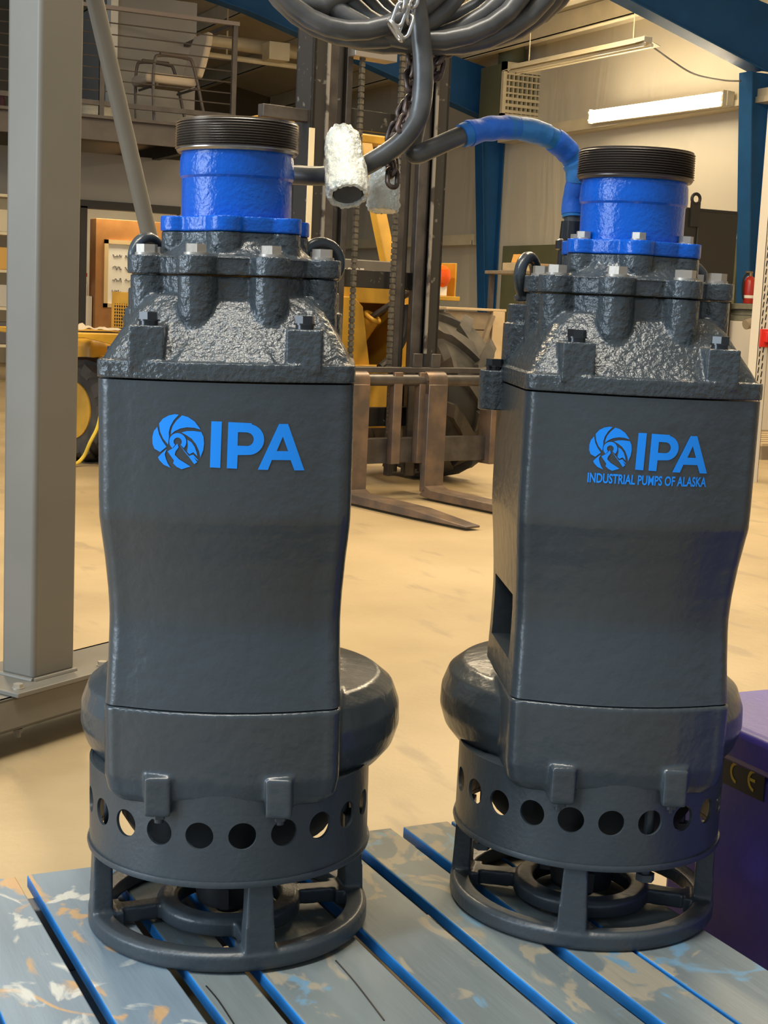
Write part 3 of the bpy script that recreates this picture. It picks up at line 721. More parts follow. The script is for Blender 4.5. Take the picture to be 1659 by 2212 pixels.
for x0, x1, wv in boards:
    e = random.uniform(-.006, .006)
    mb = MB().box(x0 - .70, x1 - .70, Y0 - 1.5, Y1 - 1.5 + e, .120, .14)
    o = obj('deck_board', mb, m_pal_warm if wv else m_pal_top, pal, .0025, 2)
    o.data.materials.append(m_pal_side)
    for p_ in o.data.polygons:
        if abs(p_.normal.x) > .7: p_.material_index = 1
for y in (.96, 1.50, 2.04):
    obj('stringer', MB().box(.085 - .70, 1.312 - .70, y - .022 - 1.5, y + .022 - 1.5, .018, .12), m_pal_in, pal, .003)
for x in (.085, .42, .85, 1.212):
    obj('bottom_board', MB().box(x - .70, x + .1 - .70, Y0 - 1.5, Y1 - 1.5, 0, .018), m_pal_in, pal, .002)
# board cracks
for px0, py0, px1, py1 in ((725, 2075, 830, 2205), (445, 2130, 505, 2212)):
    a = on(px0, py0, 'z', .1402) - Vector((.70, 1.5, 0)); b = on(px1, py1, 'z', .1402) - Vector((.70, 1.5, 0))
    obj('crack', MB().tube(spline([a, a * .6 + b * .4 + Vector((.002, 0, 0)), b], 4), .0012, 4), m_dark, pal)

# ------------------------------------------------------------------ purple-blue box beside the pallet
BX = 1.49
m_box = mat('purple_blue_plastic', (.05, .038, .34), .42, bump=.12, bscale=70, dist=.004, var=.25, vscale=4)
zt = on(1640, 1600, 'x', BX).z
t = thing('blue_box', 'purple-blue plastic box with a black and yellow sticker beside the pallet', 'box', (BX + .24, 1.42, 0))
obj('body', MB().box(-.24, .24, -.52, .50, 0, zt - .05), m_box, t, .012, 3)
obj('lid', MB().box(-.255, .255, -.535, .515, zt - .05, zt + .012), m_box, t, .014, 3)
s0 = on(1575, 1640, 'x', BX - .001); s1 = on(1636, 1712, 'x', BX - .001)
yc, zcn = (s0.y + s1.y) / 2 - 1.42, (s0.z + s1.z) / 2
hw_, hh_ = .050, .026
st = obj('sticker', MB().box(-.2415, -.2398, yc - hw_, yc + hw_, zcn - hh_, zcn + hh_), m_dark, t); st['label'] = 'black sticker with yellow CE mark'
m_yel = mat('yellow_print', (.72, .50, .03), .5)
def arc(cy, r0, r1, a0, a1, n=14):
    o_ = [(cy - r1 * math.cos(math.radians(a0 + (a1 - a0) * i / n)), r1 * math.sin(math.radians(a0 + (a1 - a0) * i / n))) for i in range(n + 1)]
    i_ = [(cy - r0 * math.cos(math.radians(a1 + (a0 - a1) * i / n)), r0 * math.sin(math.radians(a1 + (a0 - a1) * i / n))) for i in range(n + 1)]
    return o_ + i_
fn = lambda u, v: (-.2421, yc + u, zcn + v)
# seen from the left the reading direction is towards -y
for l in (arc(.012, .013, .018, 100, 260), arc(-.030, .013, .018, 100, 260), [(-.016, .0025), (-.030, .0025), (-.030, -.0025), (-.016, -.0025)]):
    mb = MB(); poly_mesh(mb, [l], fn); obj('ce_stroke', mb, m_yel, st)

# ------------------------------------------------------------------ steel gantry at the left
m_gan = mat('grey_beige_steel_paint', (.165, .152, .126), .42, bump=.05, bscale=30, dist=.004, var=.12, vscale=3)
ga = math.radians(33); GP = Vector((.727, 3.256, 0)); gd = Vector((math.cos(ga), math.sin(ga), 0))
t = thing('steel_gantry', 'grey steel gantry leg with base beam and round brace', 'gantry', GP, ga)
obj('post', MB().box(-.065, .065, -.065, .033, .147, 3.2), m_gan, t, .010, 4)
obj('base_plate', MB().box(-.16, .20, -.115, .115, .136, .147), m_gan, t, .002)
obj('base_beam', MB().box(-.9, 1.05, -.10, .10, .062, .070).box(-.9, 1.05, -.10, .10, .128, .136).box(-.9, 1.05, -.10, -.088, .062, .136).box(-.9, 1.05, .088, .10, .062, .136), m_gan, t, .002)
obj('weld_bead', MB().tube([(-.066, -.067, .148), (.066, -.067, .148)], .006, 8).tube([(-.067, -.066, .148), (-.067, .066, .148)], .006, 8), m_gan, t)
for x, y in ((-.13, -.085), (.135, -.085), (-.13, .085), (.135, .085)):
    obj('bolt', MB().cyl((x, y, .147), (x, y, .150), .013, n=16).hexa((x, y, .15), .011, .008), mat('gantry_bolt', (.42, .38, .31), .4, metal=.5), t)
    obj('bolt_end', MB().cyl((x, y, .04), (x, y, .062), .007, n=10).hexa((x, y, .05), .011, .009), m_gan, t)
for x in (-.8, .95): obj('foot', MB().cyl((x, 0, 0), (x, 0, .012), .05, n=20).cyl((x, 0, .012), (x, 0, .062), .018, n=14), m_gan, t)
nrm = Vector((-math.sin(ga), math.cos(ga), 0))
def gpl(px, py):
    d = ray(px, py); q = CAMP + d * (((GP - CAMP).dot(nrm)) / d.dot(nrm)); r_ = q - GP; return Vector((r_.dot(gd), 0, q.z))
b0 = gpl(205, 0); b1 = gpl(325, 520); dd = (b1 - b0).normalized()
bt = b0 - dd * (b0.x - .04) / dd.x; bb = b0 + dd * ((.14 - b0.z) / dd.z)
obj('brace', MB().cyl(bt, bb, .0195, n=24), m_gan, t)

# ------------------------------------------------------------------ cables, chain, wraps
def pump_pt(P, lean, x, y, z):
    y += UPF
    m_ = Matrix.Translation(P) @ Matrix.Rotation(ROTP if P is LP else ROTR, 4, 'Z') @ Matrix.Rotation(lean, 4, 'Y'); return m_ @ Vector((x, y, z))
CR = .0132
def coil(turns, ph, slope, n=32):
    """hanging coil: one entry per turn = centre, half width, half height, distance"""
    T = turns + [turns[-1]]; out = []
    for k in range(len(turns)):
        for i in range(n):
            f = i / n; a = ph + 2 * PI * f; g_ = max(0.0, (f - .6) / .4); g_ = g_ * g_ * (3 - 2 * g_)
            cx_, cy_, ax_, ay_, d_ = (T[k][q_] * (1 - g_) + T[k + 1][q_] * g_ for q_ in range(5))
            out.append(at(cx_ + ax_ * math.sin(a), cy_ - ay_ * math.cos(a), d_ + slope * math.sin(a)))
    return out + [at(930, -430, 2.0), at(905, -520, 2.0), at(890, -640, 2.0)]
def smooth(P, it=3):
    P = [Vector(p) for p in P]
    for _ in range(it): P = [P[0]] + [(P[i - 1] + P[i] * 2 + P[i + 1]) / 4 for i in range(1, len(P) - 1)] + [P[-1]]
    return P
# cable of the left pump
g = [pump_pt(LP, math.radians(LEAN_L), GX, GY, .985), pump_pt(LP, math.radians(LEAN_L), GX, GY + .002, 1.01), pump_pt(LP, math.radians(LEAN_L), GX + .03, GY + .02, 1.032)]
q = [(600, 376, 2.045), (640, 378, 2.035), (700, 380, 2.01), (760, 370, 1.99), (812, 345, 1.975), (868, 305, 1.965), (903, 255, 1.96), (914, 195, 1.955), (914, 130, 1.95), (907, 60, 1.945), (898, -20, 1.945), (900, -110, 1.95), (930, -230, 1.96)]
path = spline(g + [at(*k) for k in q], 8)
cl = coil([(890, -170, 355, 300, 1.955), (850, -170, 305, 285, 1.975), (765, -178, 228, 262, 1.93), (800, -165, 275, 268, 1.955), (925, -165, 310, 272, 1.965), (965, -172, 298, 290, 1.985)], PI * .9, .03)
path = smooth(path + smooth(cl, 4)[4:], 3)
solo('power_cable', MB().tube(path, CR, 16), m_cable, 'thick black power cable curving down the front from coil to left pump', 'cable', 'pump power cables')
# cable of the right pump
g = [pump_pt(RP, math.radians(.3), GX, GY, .985), pump_pt(RP, math.radians(.3), GX - .001, GY + .004, 1.02)]
q = [(1249, 385, 2.13), (1238, 345, 2.125), (1210, 312, 2.11), (1168, 288, 2.09), (1110, 276, 2.07), (1050, 279, 2.05), (990, 296, 2.03), (935, 320, 2.02), (896, 334, 2.02), (893, 300, 2.03), (908, 220, 2.03), (910, 100, 2.03), (900, 0, 2.04), (880, -120, 2.05), (850, -240, 2.06)]
path = spline(g + [at(*k) for k in q], 8)
cut_i = next(i for i, p_ in enumerate(path) if (p_ - at(990, 296, 2.03)).length < .012)
cl = coil([(830, -170, 292, 240, 2.03), (880, -178, 335, 252, 2.05), (945, -170, 300, 268, 2.025), (985, -178, 275, 296, 2.045), (1010, -176, 280, 285, 2.065)], -PI * .9, -.03)
whole = smooth(path + smooth(cl, 4)[4:], 3)
ct = thing('power_cable', 'black power cable of the right pump, wrapped in blue tape near the pump', 'cable', whole[0], 0, 'pump power cables')
obj('sheath', MB().tube([p_ - whole[0] for p_ in whole], CR, 16), m_cable, ct)
tp = whole[3:cut_i + 2]
rad = [.0158 + .0011 * noise.noise(p_ * 60) + .0007 * (1 if (i // 5) % 2 else 0) for i, p_ in enumerate(tp)]
obj('tape_wrap', MB().tube([p_ - whole[0] for p_ in tp], rad, 18), m_tape, ct)

for k, (f0, f1) in enumerate(((.02, .22), (.2, .36), (.4, .55), (.58, .74), (.78, .97))):
    i0, i1 = int(f0 * len(tp)), int(f1 * len(tp)); seg = tp[i0:i1]
    obj('tape_turn', MB().tube([p_ - whole[0] for p_ in seg], [r_ + .0009 + .0006 * math.sin(i * .9 + k) for i, r_ in enumerate(rad[i0:i1])], 18), mat('tape_tint_%d' % (k % 2), ((.02, .155, .66), (.035, .22, .55))[k % 2], .5, bump=.4, bscale=70, dist=.005), ct)

def link_mesh(L, wd, r):
    path = []
    for i in range(10):
        a = -PI / 2 + PI * i / 9; path.append((wd * math.cos(a), 0, L / 2 + 0 * a + wd * math.sin(a)) if False else (wd * math.sin(a), 0, L / 2 + wd * math.cos(a)))
    for i in range(10):
        a = PI / 2 + PI * i / 9; path.append((wd * math.sin(a), 0, -L / 2 + wd * math.cos(a)))
    return MB().tube(path, r, 8, closed=True).mesh('link', None)
def chain(label, pts, material, pitch=.0185, L=.0145, wd=.0072, r=.0035, group='chains on the cable coil'):
    P = spline(pts, 20); me_ = link_mesh(L, wd, r); me_.shade_smooth(); me_.materials.append(material)
    t_ = thing('steel_chain', label, 'chain', P[-1], 0, group)
    acc = 0; nxt = 0; k = 0
    for i in range(len(P) - 1):
        seg = (P[i + 1] - P[i]); l_ = seg.length
        while nxt <= acc + l_:
            pos = P[i] + seg * ((nxt - acc) / l_)
            z = -seg.normalized(); x = z.orthogonal().normalized(); y = z.cross(x)
            fx = RT - z * RT.dot(z); fx.normalize(); fy = z.cross(fx)
            if k % 2: fx, fy = fy, -fx
            m_ = Matrix((fx, fy, z)).transposed() @ Matrix.Rotation(.45, 3, 'Z')
            o_ = obj('link', me_, None, t_); o_.location = pos - P[-1]; o_.rotation_euler = m_.to_euler()
            nxt += pitch; k += 1
        acc += l_
    return t_
chain('bright steel chain looped through the front of the cable coil', [at(*k) for k in ((868, -260, 1.90), (868, -120, 1.90), (869, 0, 1.905), (862, 35, 1.905), (853, 62, 1.91), (868, 74, 1.915), (880, 50, 1.915), (890, 10, 1.92), (896, -60, 1.92), (888, -250, 1.91))], m_chain_bright, pitch=.0215, L=.0165, wd=.0072, r=.0027)
chain('rusty chain hanging from the coil down to the lower bubble wrap', [at(*k) for k in ((893, 60, 1.995), (893, 115, 1.99), (887, 160, 1.99), (890, 200, 1.985), (884, 240, 1.975), (870, 275, 1.96), (850, 305, 1.99), (846, 345, 2.01), (848, 378, 1.985), (846, 412, 1.98))], m_chain)
chain('rusty chain bunched behind the front cable', [at(*k) for k in ((975, 100, 2.0), (952, 125, 2.0), (938, 165, 2.0), (898, 205, 2.0), (868, 248, 1.99), (850, 290, 1.99), (842, 330, 2.0))], m_chain)

def wrap(label, a, b, r0, r1, seed, open_bottom, bub=.08):
    a = Vector(a); b = Vector(b); n, m_ = 64, 44; d = (b - a); L = d.length; d.normalize()
    x = d.cross(Vector((0, 0, 1))).normalized() if abs(d.z) < .98 else RT.copy(); x = (RT - d * RT.dot(d)).normalized(); y = d.cross(x)
    rings = []
    for i in range(m_ + 1):
        f = i / m_; r = r0 + (r1 - r0) * f
        r *= (.72 + .28 * min(1, f / .12)) if f < .12 else (1 - .12 * max(0, (f - .93) / .07))
        ring = []
        for k in range(n):
            t_ = 2 * PI * k / n
            q_ = Vector((math.cos(t_) * 3, math.sin(t_) * 3, f * 6 + seed))
            rr = r * (1 + .07 * noise.noise(q_) + bub * (.5 - noise.voronoi(q_ * 2.2)[0][0]))
            ring.append(a + d * (L * f + .004 * noise.noise(q_ * 1.3)) + x * (rr * math.cos(t_)) + y * (rr * .85 * math.sin(t_)))
        rings.append(ring)
    if open_bottom:
        c = sum((Vector(p_) for p_ in rings[-1]), Vector()) / n
        rings.append([c + (Vector(p_) - c) * .80 for p_ in rings[-1]])
        rings.append([c - d * L * .5 + (Vector(p_) - c) * .62 for p_ in rings[-2]])
    return solo('bubble_wrap_sleeve', MB().loft(rings), m_wrap, label, 'bubble wrap', 'bubble wrap sleeves', sharp=60)
wr = wrap('white bubble wrap sleeve with open lower end beside the left pump', at(738, 283, 1.985), at(752, 424, 1.925), .0225, .0300, 1.0, True)
wa, wb = at(738, 283, 1.985), at(752, 424, 1.925); wd_ = (wb - wa).normalized()
obj('dark_core', MB().cyl(wb - wd_ * .05 - wr.location, wb - wd_ * .004 - wr.location, .0185, n=24), m_cable, wr)  # dark core added inside so the sleeve's opening looks shaded
wrap('smaller bubbly wrap sleeve hanging behind the chain end', at(835, 318, 2.06), at(827, 455, 2.06), .017, .0235, 5.0, False, .22)

# ------------------------------------------------------------------ rough-terrain forklift
m_fy = mat('worn_yellow_paint', (.62, .34, .035), .42, bump=.06, bscale=30, var=.25, vscale=5)
m_mast = mat('greasy_black_mast', (.040, .037, .034), .38, metal=.4, col2=(.16, .15, .135), vscale=26, ramp=(.30, .36))
m_mast2 = mat('worn_dark_mast_steel', (.10, .09, .085), .4, metal=.5, var=.4, vscale=10)
m_fork = mat('rusty_fork_steel', (.20, .135, .09), .42, metal=.45, col2=(.11, .085, .07), vscale=9)
m_grease = mat('greasy_lift_chain', (.11, .095, .07), .5, var=.5, vscale=40)
m_tire = mat('dusty_tyre_rubber', (.095, .082, .064), .75, col2=(.028, .026, .023), vscale=4, ramp=(.42, .68))
FO = Vector((3.345, 6.8, 0)); FA = math.atan2(.2, .98)
fk = thing('forklift', 'yellow rough-terrain forklift with dark mast and rusty forks', 'forklift', FO, FA)
# carriage
obj('carriage_top_bar', MB().box(-.74, .64, -.03, .03, .655, .684), m_mast2, fk, .003)
obj('carriage_rod', MB().cyl((-.74, -.02, .62), (.64, -.02, .62), .031, n=20), m_mast2, fk)
obj('carriage_lower_bar', MB().box(-.74, .66, .0, .05, .190, .32), m_mast2, fk, .004)
for x in (-.76, .635): obj('carriage_end_plate', MB().box(x, x + .04, -.04, .06, .17, .684), m_fork, fk, .004)
for x in (-.36, -.035, .13): obj('carriage_stay', MB().box(x, x + .054, -.045, .0, .19, .66), m_fork, fk, .003)
for x in (.10, .22, -.55): obj('load_clip', MB().box(x, x + .06, -.02, .0, .684, .755), m_mast2, fk, .003)
for x in (-.335, .168):
    f = MB().box(x, x + .125, -.075, -.03, .04, .60)
    f.loft([[(x, -.075, .075), (x + .125, -.075, .075), (x + .125, -.03, .02), (x, -.03, .02)], [(x, -.12, .058), (x + .125, -.12, .058), (x + .125, -.12, .012), (x, -.12, .012)], [(x, -.6, .05), (x + .125, -.6, .05), (x + .125, -.6, .012), (x, -.6, .012)], [(x + .02, -.98, .022), (x + .105, -.98, .022), (x + .105, -.98, .012), (x + .02, -.98, .012)]])
    fo = obj('fork', f, m_fork, fk, .004)
    obj('fork_hook', MB().cyl((x, -.025, .62), (x + .125, -.025, .62), .046, n=18).box(x, x + .125, -.072, -.03, .55, .62), m_fork, fo)
# mast
for s in (-1, 1):
    c = -.062
    X = lambda v: c + s * v
    def bxs(a_, b_, y0, y1, z0, z1): return MB().box(min(X(a_), X(b_)), max(X(a_), X(b_)), y0, y1, z0, z1)
    obj('outer_mast_rail', bxs(.345, .43, .12, .14, .12, 2.9).box(min(X(.41), X(.43)), max(X(.41), X(.43)), .12, .27, .12, 2.9).box(min(X(.345), X(.43)), max(X(.345), X(.43)), .25, .27, .12, 2.9), m_mast, fk, .003)
    obj('inner_mast_rail', bxs(.265, .335, .14, .155, .1, 2.7).box(min(X(.320), X(.335)), max(X(.320), X(.335)), .14, .25, .1, 2.7), m_mast2, fk, .003)
    obj('wear_strip', bxs(.335, .352, .112, .12, .75, 2.3), mat('bare_worn_steel', (.33, .31, .28), .35, metal=.6, col2=(.08, .07, .065), vscale=9, ramp=(.42, .5)), fk)
    obj('lift_cylinder', MB().cyl((X(.225), .2, .12), (X(.225), .2, 2.4), .026, n=16), m_mast, fk)
    obj('mast_guide', bxs(.165, .2, .16, .2, .1, 2.6), m_mast2, fk, .003)
    ch = MB()
    for k in range(60): ch.box(X(.125) - .012, X(.125) + .012, .13, .15, .66 + k * .03, .66 + k * .03 + .022).box(X(.125) - .008, X(.125) + .008, .134, .146, .66 + k * .03 + .02, .66 + k * .03 + .032)
    for k in range(13): ch.box(X(.125) - .014, X(.125) + .014, .10, .12, .33 + k * .022, .33 + k * .022 + .016)
    o = obj('lift_chain', ch, m_grease, fk); o['kind'] = 'stuff'
for z0, z1 in ((1.865, 1.965), (1.078, 1.168), (.36, .46), (2.62, 2.74)): obj('mast_crossbar', MB().box(-.40, .28, .21, .25, z0, z1), m_mast, fk, .003)
obj('mast_top_bracket', MB().box(-.26, .0, .10, .2, 2.2, 2.27), mat('bare_steel', (.38, .35, .32), .35, metal=.7), fk, .004)
obj('scale_strip', MB().box(-.505, -.475, .112, .12, 1.2, 1.83), m_cream, fk)
obj('mast_side_arm', MB().box(-.75, -.42, .15, .2, 1.86, 1.92), m_mast2, fk, .003)
# cowl
def plate(name, pts, y0, y1, m, bev=.004):
    return obj(name, MB().loft([[(x, y0, z) for x, z in pts], [(x, y1, z) for x, z in pts]]), m, fk, bev)
plate('front_cowl', [(-.6, .62), (.26, .62), (.19, .98), (.13, 1.03), (-.6, 1.03)], .56, .60, m_fy)
plate('cowl_header', [(-.62, 1.00), (.52, 1.00), (.52, 1.10), (-.62, 1.10)], .60, .90, m_fy)
plate('cowl_back', [(-.6, .55), (.6, .55), (.6, 1.05), (-.6, 1.05)], .88, .90, m_fy)
obj('cowl_side', MB().loft([[(.44, .50, .62), (.455, .50, .62), (.455, .50, 1.0), (.44, .50, 1.0)], [(.44, .9, .55), (.455, .9, .55), (.455, .9, 1.08), (.44, .9, 1.08)]]), m_fy, fk)
obj('front_sill', MB().box(-.62, .6, .5, .62, .585, .665), m_fy, fk, .004)
a = Vector((.22, .78, .66)); b = Vector((.30, .62, .925)); obj('tilt_cylinder', MB().cyl(a, b, .048, n=20), m_fy, fk)
obj('cylinder_collar', MB().torus(b, .044, .013, axis=(b - a), n=24, k=10), m_fy, fk)
obj('cylinder_rod', MB().cyl(b, (.42, .34, 1.12), .018, n=12), m_mast2, fk)
obj('hydraulic_hose', MB().tube(spline([(.42, .46, 1.0), (.40, .44, .85), (.34, .44, .74), (.26, .42, .69), (.2, .4, .66)], 6), .02, 8), m_dark, fk)
# chassis, hood, fender deck
obj('chassis', MB().box(-.42, .42, .5, 2.5, .32, .6), m_fy, fk, .01)
obj('hood', MB().loft([[(-.12, 1.5, .6), (.5, 1.5, .6), (.46, 1.5, 1.02), (-.10, 1.5, 1.02)], [(-.02, 2.4, .55), (.5, 2.4, .55), (.44, 2.4, .98), (0, 2.4, .98)]]), m_fy, fk, .03)
obj('dash_panel', MB().box(-.45, .50, .66, .70, 1.05, 1.235), mat('grey_dash', (.17, .155, .135), .5), fk, .006)
vs, fs = text_loops('YF8F', .075)
wx = max(v_.x for v_ in vs)
obj('lettering', MB().add([(.12 + v_.x * .9, .657, 1.135 + v_.y) for v_ in vs], fs), m_paper, fk)
dz = .765
obj('fender_deck', MB().box(-1.12, -.42, 1.62, 2.5, dz - .03, dz), m_fy, fk, .006)
plate2 = [(-.95, .74), (-.40, .74), (-.40, .52), (-.62, .50), (-.70, .62), (-.74, .70)]
obj('fender_skirt', MB().loft([[(x, 1.62, z) for x, z in plate2], [(x, 1.66, z) for x, z in plate2]]), m_fy, fk)
gp = [(1.66, .77), (2.3, .77), (2.3, 1.0), (1.80, 1.0), (1.72, .93)]
obj('guard_panel', MB().loft([[(-.44, y, z) for y, z in gp], [(-.41, y, z) for y, z in gp]]), m_fy, fk, .004)
obj('guard_mesh_back', MB().box(-.47, -.445, 1.85, 2.2, .78, .93), m_dark, fk)
for k in range(8):
    z = .79 + k * .019; obj('guard_wire', MB().cyl((-.475, 1.85, z), (-.475, 2.2, z), .0035, n=5), m_fy, fk)
for k in range(11):
    y = 1.865 + k * .03; obj('guard_wire', MB().cyl((-.475, y, .785), (-.475, y, .935), .0035, n=5), m_fy, fk)
obj('counterweight', MB().box(-.5, .5, 2.5, 2.8, .30, .70), m_fy, fk, .05, 3)
# overhead guard
for sx, rx in ((-1, -.26), (1, .44)):
    o = obj('guard_post', MB().bar((sx * .50 + .02, .72, 1.08), (sx * .38 + .1, 1.02, 1.92), .075, .06, up=(0, 1, 0)), m_fy, fk, .004)
    obj('rear_post', MB().bar((rx, 1.45, 1.0), (rx, 1.38, 1.92), .06, .06, up=(0, 1, 0)), m_fy, fk, .004)
obj('guard_roof', MB().box(-.36, .62, .98, 1.42, 1.90, 1.955), m_fy, fk, .01)
for x, zz0 in ((-.07, 1.956), (.16, 1.956)): obj('roof_wedge', MB().loft([[(x - .27, .99, zz0), (x, .99, zz0), (x, .99, zz0 + .055), (x - .03, .99, zz0 + .06)], [(x - .27, 1.05, zz0), (x, 1.05, zz0), (x, 1.05, zz0 + .055), (x - .03, 1.05, zz0 + .06)]]), m_fy, fk, .003)
obj('driver_seat', MB().box(-.2, .25, 1.2, 1.55, 1.0, 1.12).box(-.2, .25, 1.5, 1.6, 1.1, 1.55), m_dark, fk, .03, 3)
obj('steering_wheel', MB().torus((0.0, .98, 1.28), .17, .012, axis=(0, -.5, .85)), m_dark, fk)
# beacon on its bracket
bx, by = .80, .66
obj('beacon_bracket', MB().box(bx - .09, bx + .11, by - .06, by + .14, 1.035, 1.06).box(bx - .09, bx + .11, by + .125, by + .14, 1.04, 1.25).box(bx + .098, bx + .11, by - .02, by + .14, 1.04, 1.25), m_fy, fk, .003)
obj('bracket_arm', MB().box(.45, bx, by + .05, by + .1, 1.0, 1.04), m_fy, fk)
obj('beacon_socket', MB().box(bx - .03, bx + .035, by - .03, by + .03, 1.06, 1.125), m_paper, fk, .004)
o = obj('beacon_lens', MB().lathe([(.02, 0), (.055, .03), (.066, .07), (.058, .11), (.03, .132), (.002, .138)], 24, Matrix.Translation((bx, by, 1.10))), mat('orange_lens', (.80, .10, .005), .15), fk); o['label'] = 'round orange beacon lens'
# wheels
def wheel(x, y, R, wd, nl, lug_h, rimR, name):
    t_ = obj(name, MB().lathe([(rimR, -wd / 2 + .01), (R * .9, -wd / 2), (R * .975, -wd / 2 + .03), (R, -wd / 4), (R, wd / 4), (R * .975, wd / 2 - .03), (R * .9, wd / 2), (rimR, wd / 2 - .01)], 56, Matrix.Rotation(PI / 2, 4, 'Y'), closed=True), m_tire, fk)
    t_.location = (x, y, R + lug_h)
    me_ = {}
    for s in (-1, 1):
        rings = []
        for i in range(8):
            f = i / 7; xx = s * (wd * .50) * (1 - f) + s * -.012 * f; ang = -.42 * f
            hw2 = .046 + .018 * f; rr = R * (.965 if f < .15 else 1)
            ring = []
            for da, dr in ((-hw2, -.02), (hw2, -.02), (hw2 * .8, lug_h), (-hw2 * .8, lug_h)):
                a_ = ang + da / R; ring.append((xx, (rr + dr) * math.sin(a_), (rr + dr) * math.cos(a_)))
            rings.append(ring)
        # lugs wrap over the shoulder
        r0 = [(s * (wd * .515), p_[1] * .90, p_[2] * .90) for p_ in rings[0]]
        rings.insert(0, r0)
        me_[s] = MB().loft(rings).mesh('lug', 30); me_[s].materials.append(m_tire)
    for k in range(nl):
        for s in (-1, 1):
            o_ = obj('lug', me_[s], None, t_); o_.rotation_euler.x = 2 * PI * (k + (0 if s < 0 else .5)) / nl
    obj('rim', MB().lathe([(.02, -.03), (.06, -.035), (.06, -.02), (rimR * .82, -.02), (rimR * .9, .03), (rimR, .05), (rimR * 1.03, .06), (rimR * 1.03, -.06), (rimR, -.055)], 40, Matrix.Translation(((-wd * .25 if x < 0 else wd * .25), 0, 0)) @ Matrix.Rotation(PI / 2, 4, 'Y')), m_fy, t_)
    for k in range(6):
        a_ = 2 * PI * k / 6; yy, zz_ = rimR * .62 * math.cos(a_), rimR * .62 * math.sin(a_)
        xs = -wd * .25 if x < 0 else wd * .25
        obj('lug_nut', MB().cyl((xs - .05, yy, zz_), (xs + .03, yy, zz_), .016, n=6), m_dark, t_)
    return t_
wheel(.85, .78, .455, .36, 11, .038, .26, 'front_wheel'); wheel(-.82, .78, .455, .36, 11, .035, .26, 'front_wheel')
rw = wheel(-.74, 2.0, .285, .24, 12, .022, .165, 'rear_wheel'); rw.rotation_euler.z = math.radians(14)
rw = wheel(.62, 2.0, .285, .24, 12, .022, .165, 'rear_wheel'); rw.rotation_euler.z = math.radians(14)
p = [on(178, 975, 'y', 8.35), on(195, 955, 'y', 8.3), on(210, 925, 'y', 8.3), on(218, 890, 'y', 8.3), on(222, 850, 'y', 8.35), on(226, 800, 'y', 8.4)]
hang = [Vector((p[0].x - .08, 8.3, .012)), Vector((p[0].x - .3, 8.25, .012))]
solo('yellow_cord', MB().tube(spline(hang[::-1] + [Vector((p[0].x, 8.34, .05))] + p[1:] + [p[-1] + Vector((.03, .02, .12))], 6), .011, 8), mat('yellow_cord', (.72, .50, .05), .5), 'yellow cord hanging across the rear forklift tyre', 'cord')
# rag on the fender deck
mt = Matrix.Translation(FO) @ Matrix.Rotation(FA, 4, 'Z')
mb = MB(); n = 16; grid = []
for i in range(n):
    for j in range(10):
        u, v = i / (n - 1), j / 9; h_ = .015 + .05 * abs(noise.noise(Vector((u * 4, v * 3, 3)))) * (1 - (2 * u - 1) ** 4)
        grid.append(mt @ Vector((-.92 + .30 * u, 1.7 + .25 * v, dz + h_)))
mb.add(grid, [(i * 10 + j, (i + 1) * 10 + j, (i + 1) * 10 + j + 1, i * 10 + j + 1) for i in range(n - 1) for j in range(9)])
bot = [Vector((p_.x, p_.y, dz + .002)) for p_ in grid]
mb.add(bot, [(i * 10 + j, i * 10 + j + 1, (i + 1) * 10 + j + 1, (i + 1) * 10 + j) for i in range(n - 1) for j in range(9)])
solo('rag', mb, mat('dirty_rag', (.45, .38, .28), .9), 'crumpled dirty rag on the yellow forklift fender', 'rag', sharp=60)

# ------------------------------------------------------------------ crate, table things and the right edge
m_pine = mat('pale_pine', (.56, .43, .26), .6, var=.2, vscale=6)
m_pine2 = mat('grey_brown_board', (.27, .215, .15), .6, var=.3, vscale=8)
c0 = on(965, 668, 'y', 9.6); c1 = on(1082, 720, 'y', 9.6)
t = thing('wooden_crate', 'pale wooden crate behind the big forklift tyre', 'crate', ((c0.x + c1.x) / 2, 10.0, 0))
hw_ = (c1.x - c0.x) / 2; zt_ = c0.z
for k in range(7): obj('plank', MB().box(-hw_, hw_, -.4, -.38, .02 + k * (zt_ - .02) / 7, .01 + (k + 1) * (zt_ - .02) / 7), m_pine2, t, .003)
for k in range(5): obj('side_plank', MB().box(hw_ - .02, hw_, -.36, .4, .02 + k * (zt_ - .02) / 5, .01 + (k + 1) * (zt_ - .02) / 5), m_pine2, t)
obj('top_board', MB().box(-hw_ - .02, hw_ + .02, -.43, .42, zt_, zt_ + .018), m_pine, t, .003)
obj('corner_post', MB().box(hw_ - .09, hw_ + .01, -.43, -.38, 0, zt_), m_pine, t, .003)
obj('diagonal_brace', MB().bar((-hw_ * .2, -.41, .4), (hw_ - .09, -.41, zt_ - .03), .03, .06, up=(0, 1, 0)), m_pine2, t)

c0 = on(1140, 585, 'y', 11.5); c1 = on(1235, 585, 'y', 11.5); cx_ = (c0.x + c1.x) / 2
t = thing('work_table', 'plain work table behind the right pump', 'table', (cx_, 11.7, 0)); tz = on(1180, 588, 'y', 11.5).z
obj('table_top', MB().box(-.36, .75, -.3, .35, tz - .03, tz), m_pine2, t, .004)
for sx in (-.33, .66):
    for sy in (-.26, .28): obj('leg', MB().box(sx, sx + .04, sy, sy + .04, 0, tz - .03), m_darksteel, t)
solo('carton', MB().box(cx_ - .15, cx_ + .25, 11.55, 11.85, tz + .001, tz + .075), mat('brown_carton', (.36, .245, .14), .7), 'flat brown carton on the table behind the right pump', 'carton', bevel=.004)
solo('carton', MB().box(cx_ - .32, cx_ - .17, 11.5, 11.8, tz + .001, tz + .07), m_pine, 'small pale carton beside the flat brown carton', 'carton', bevel=.004)
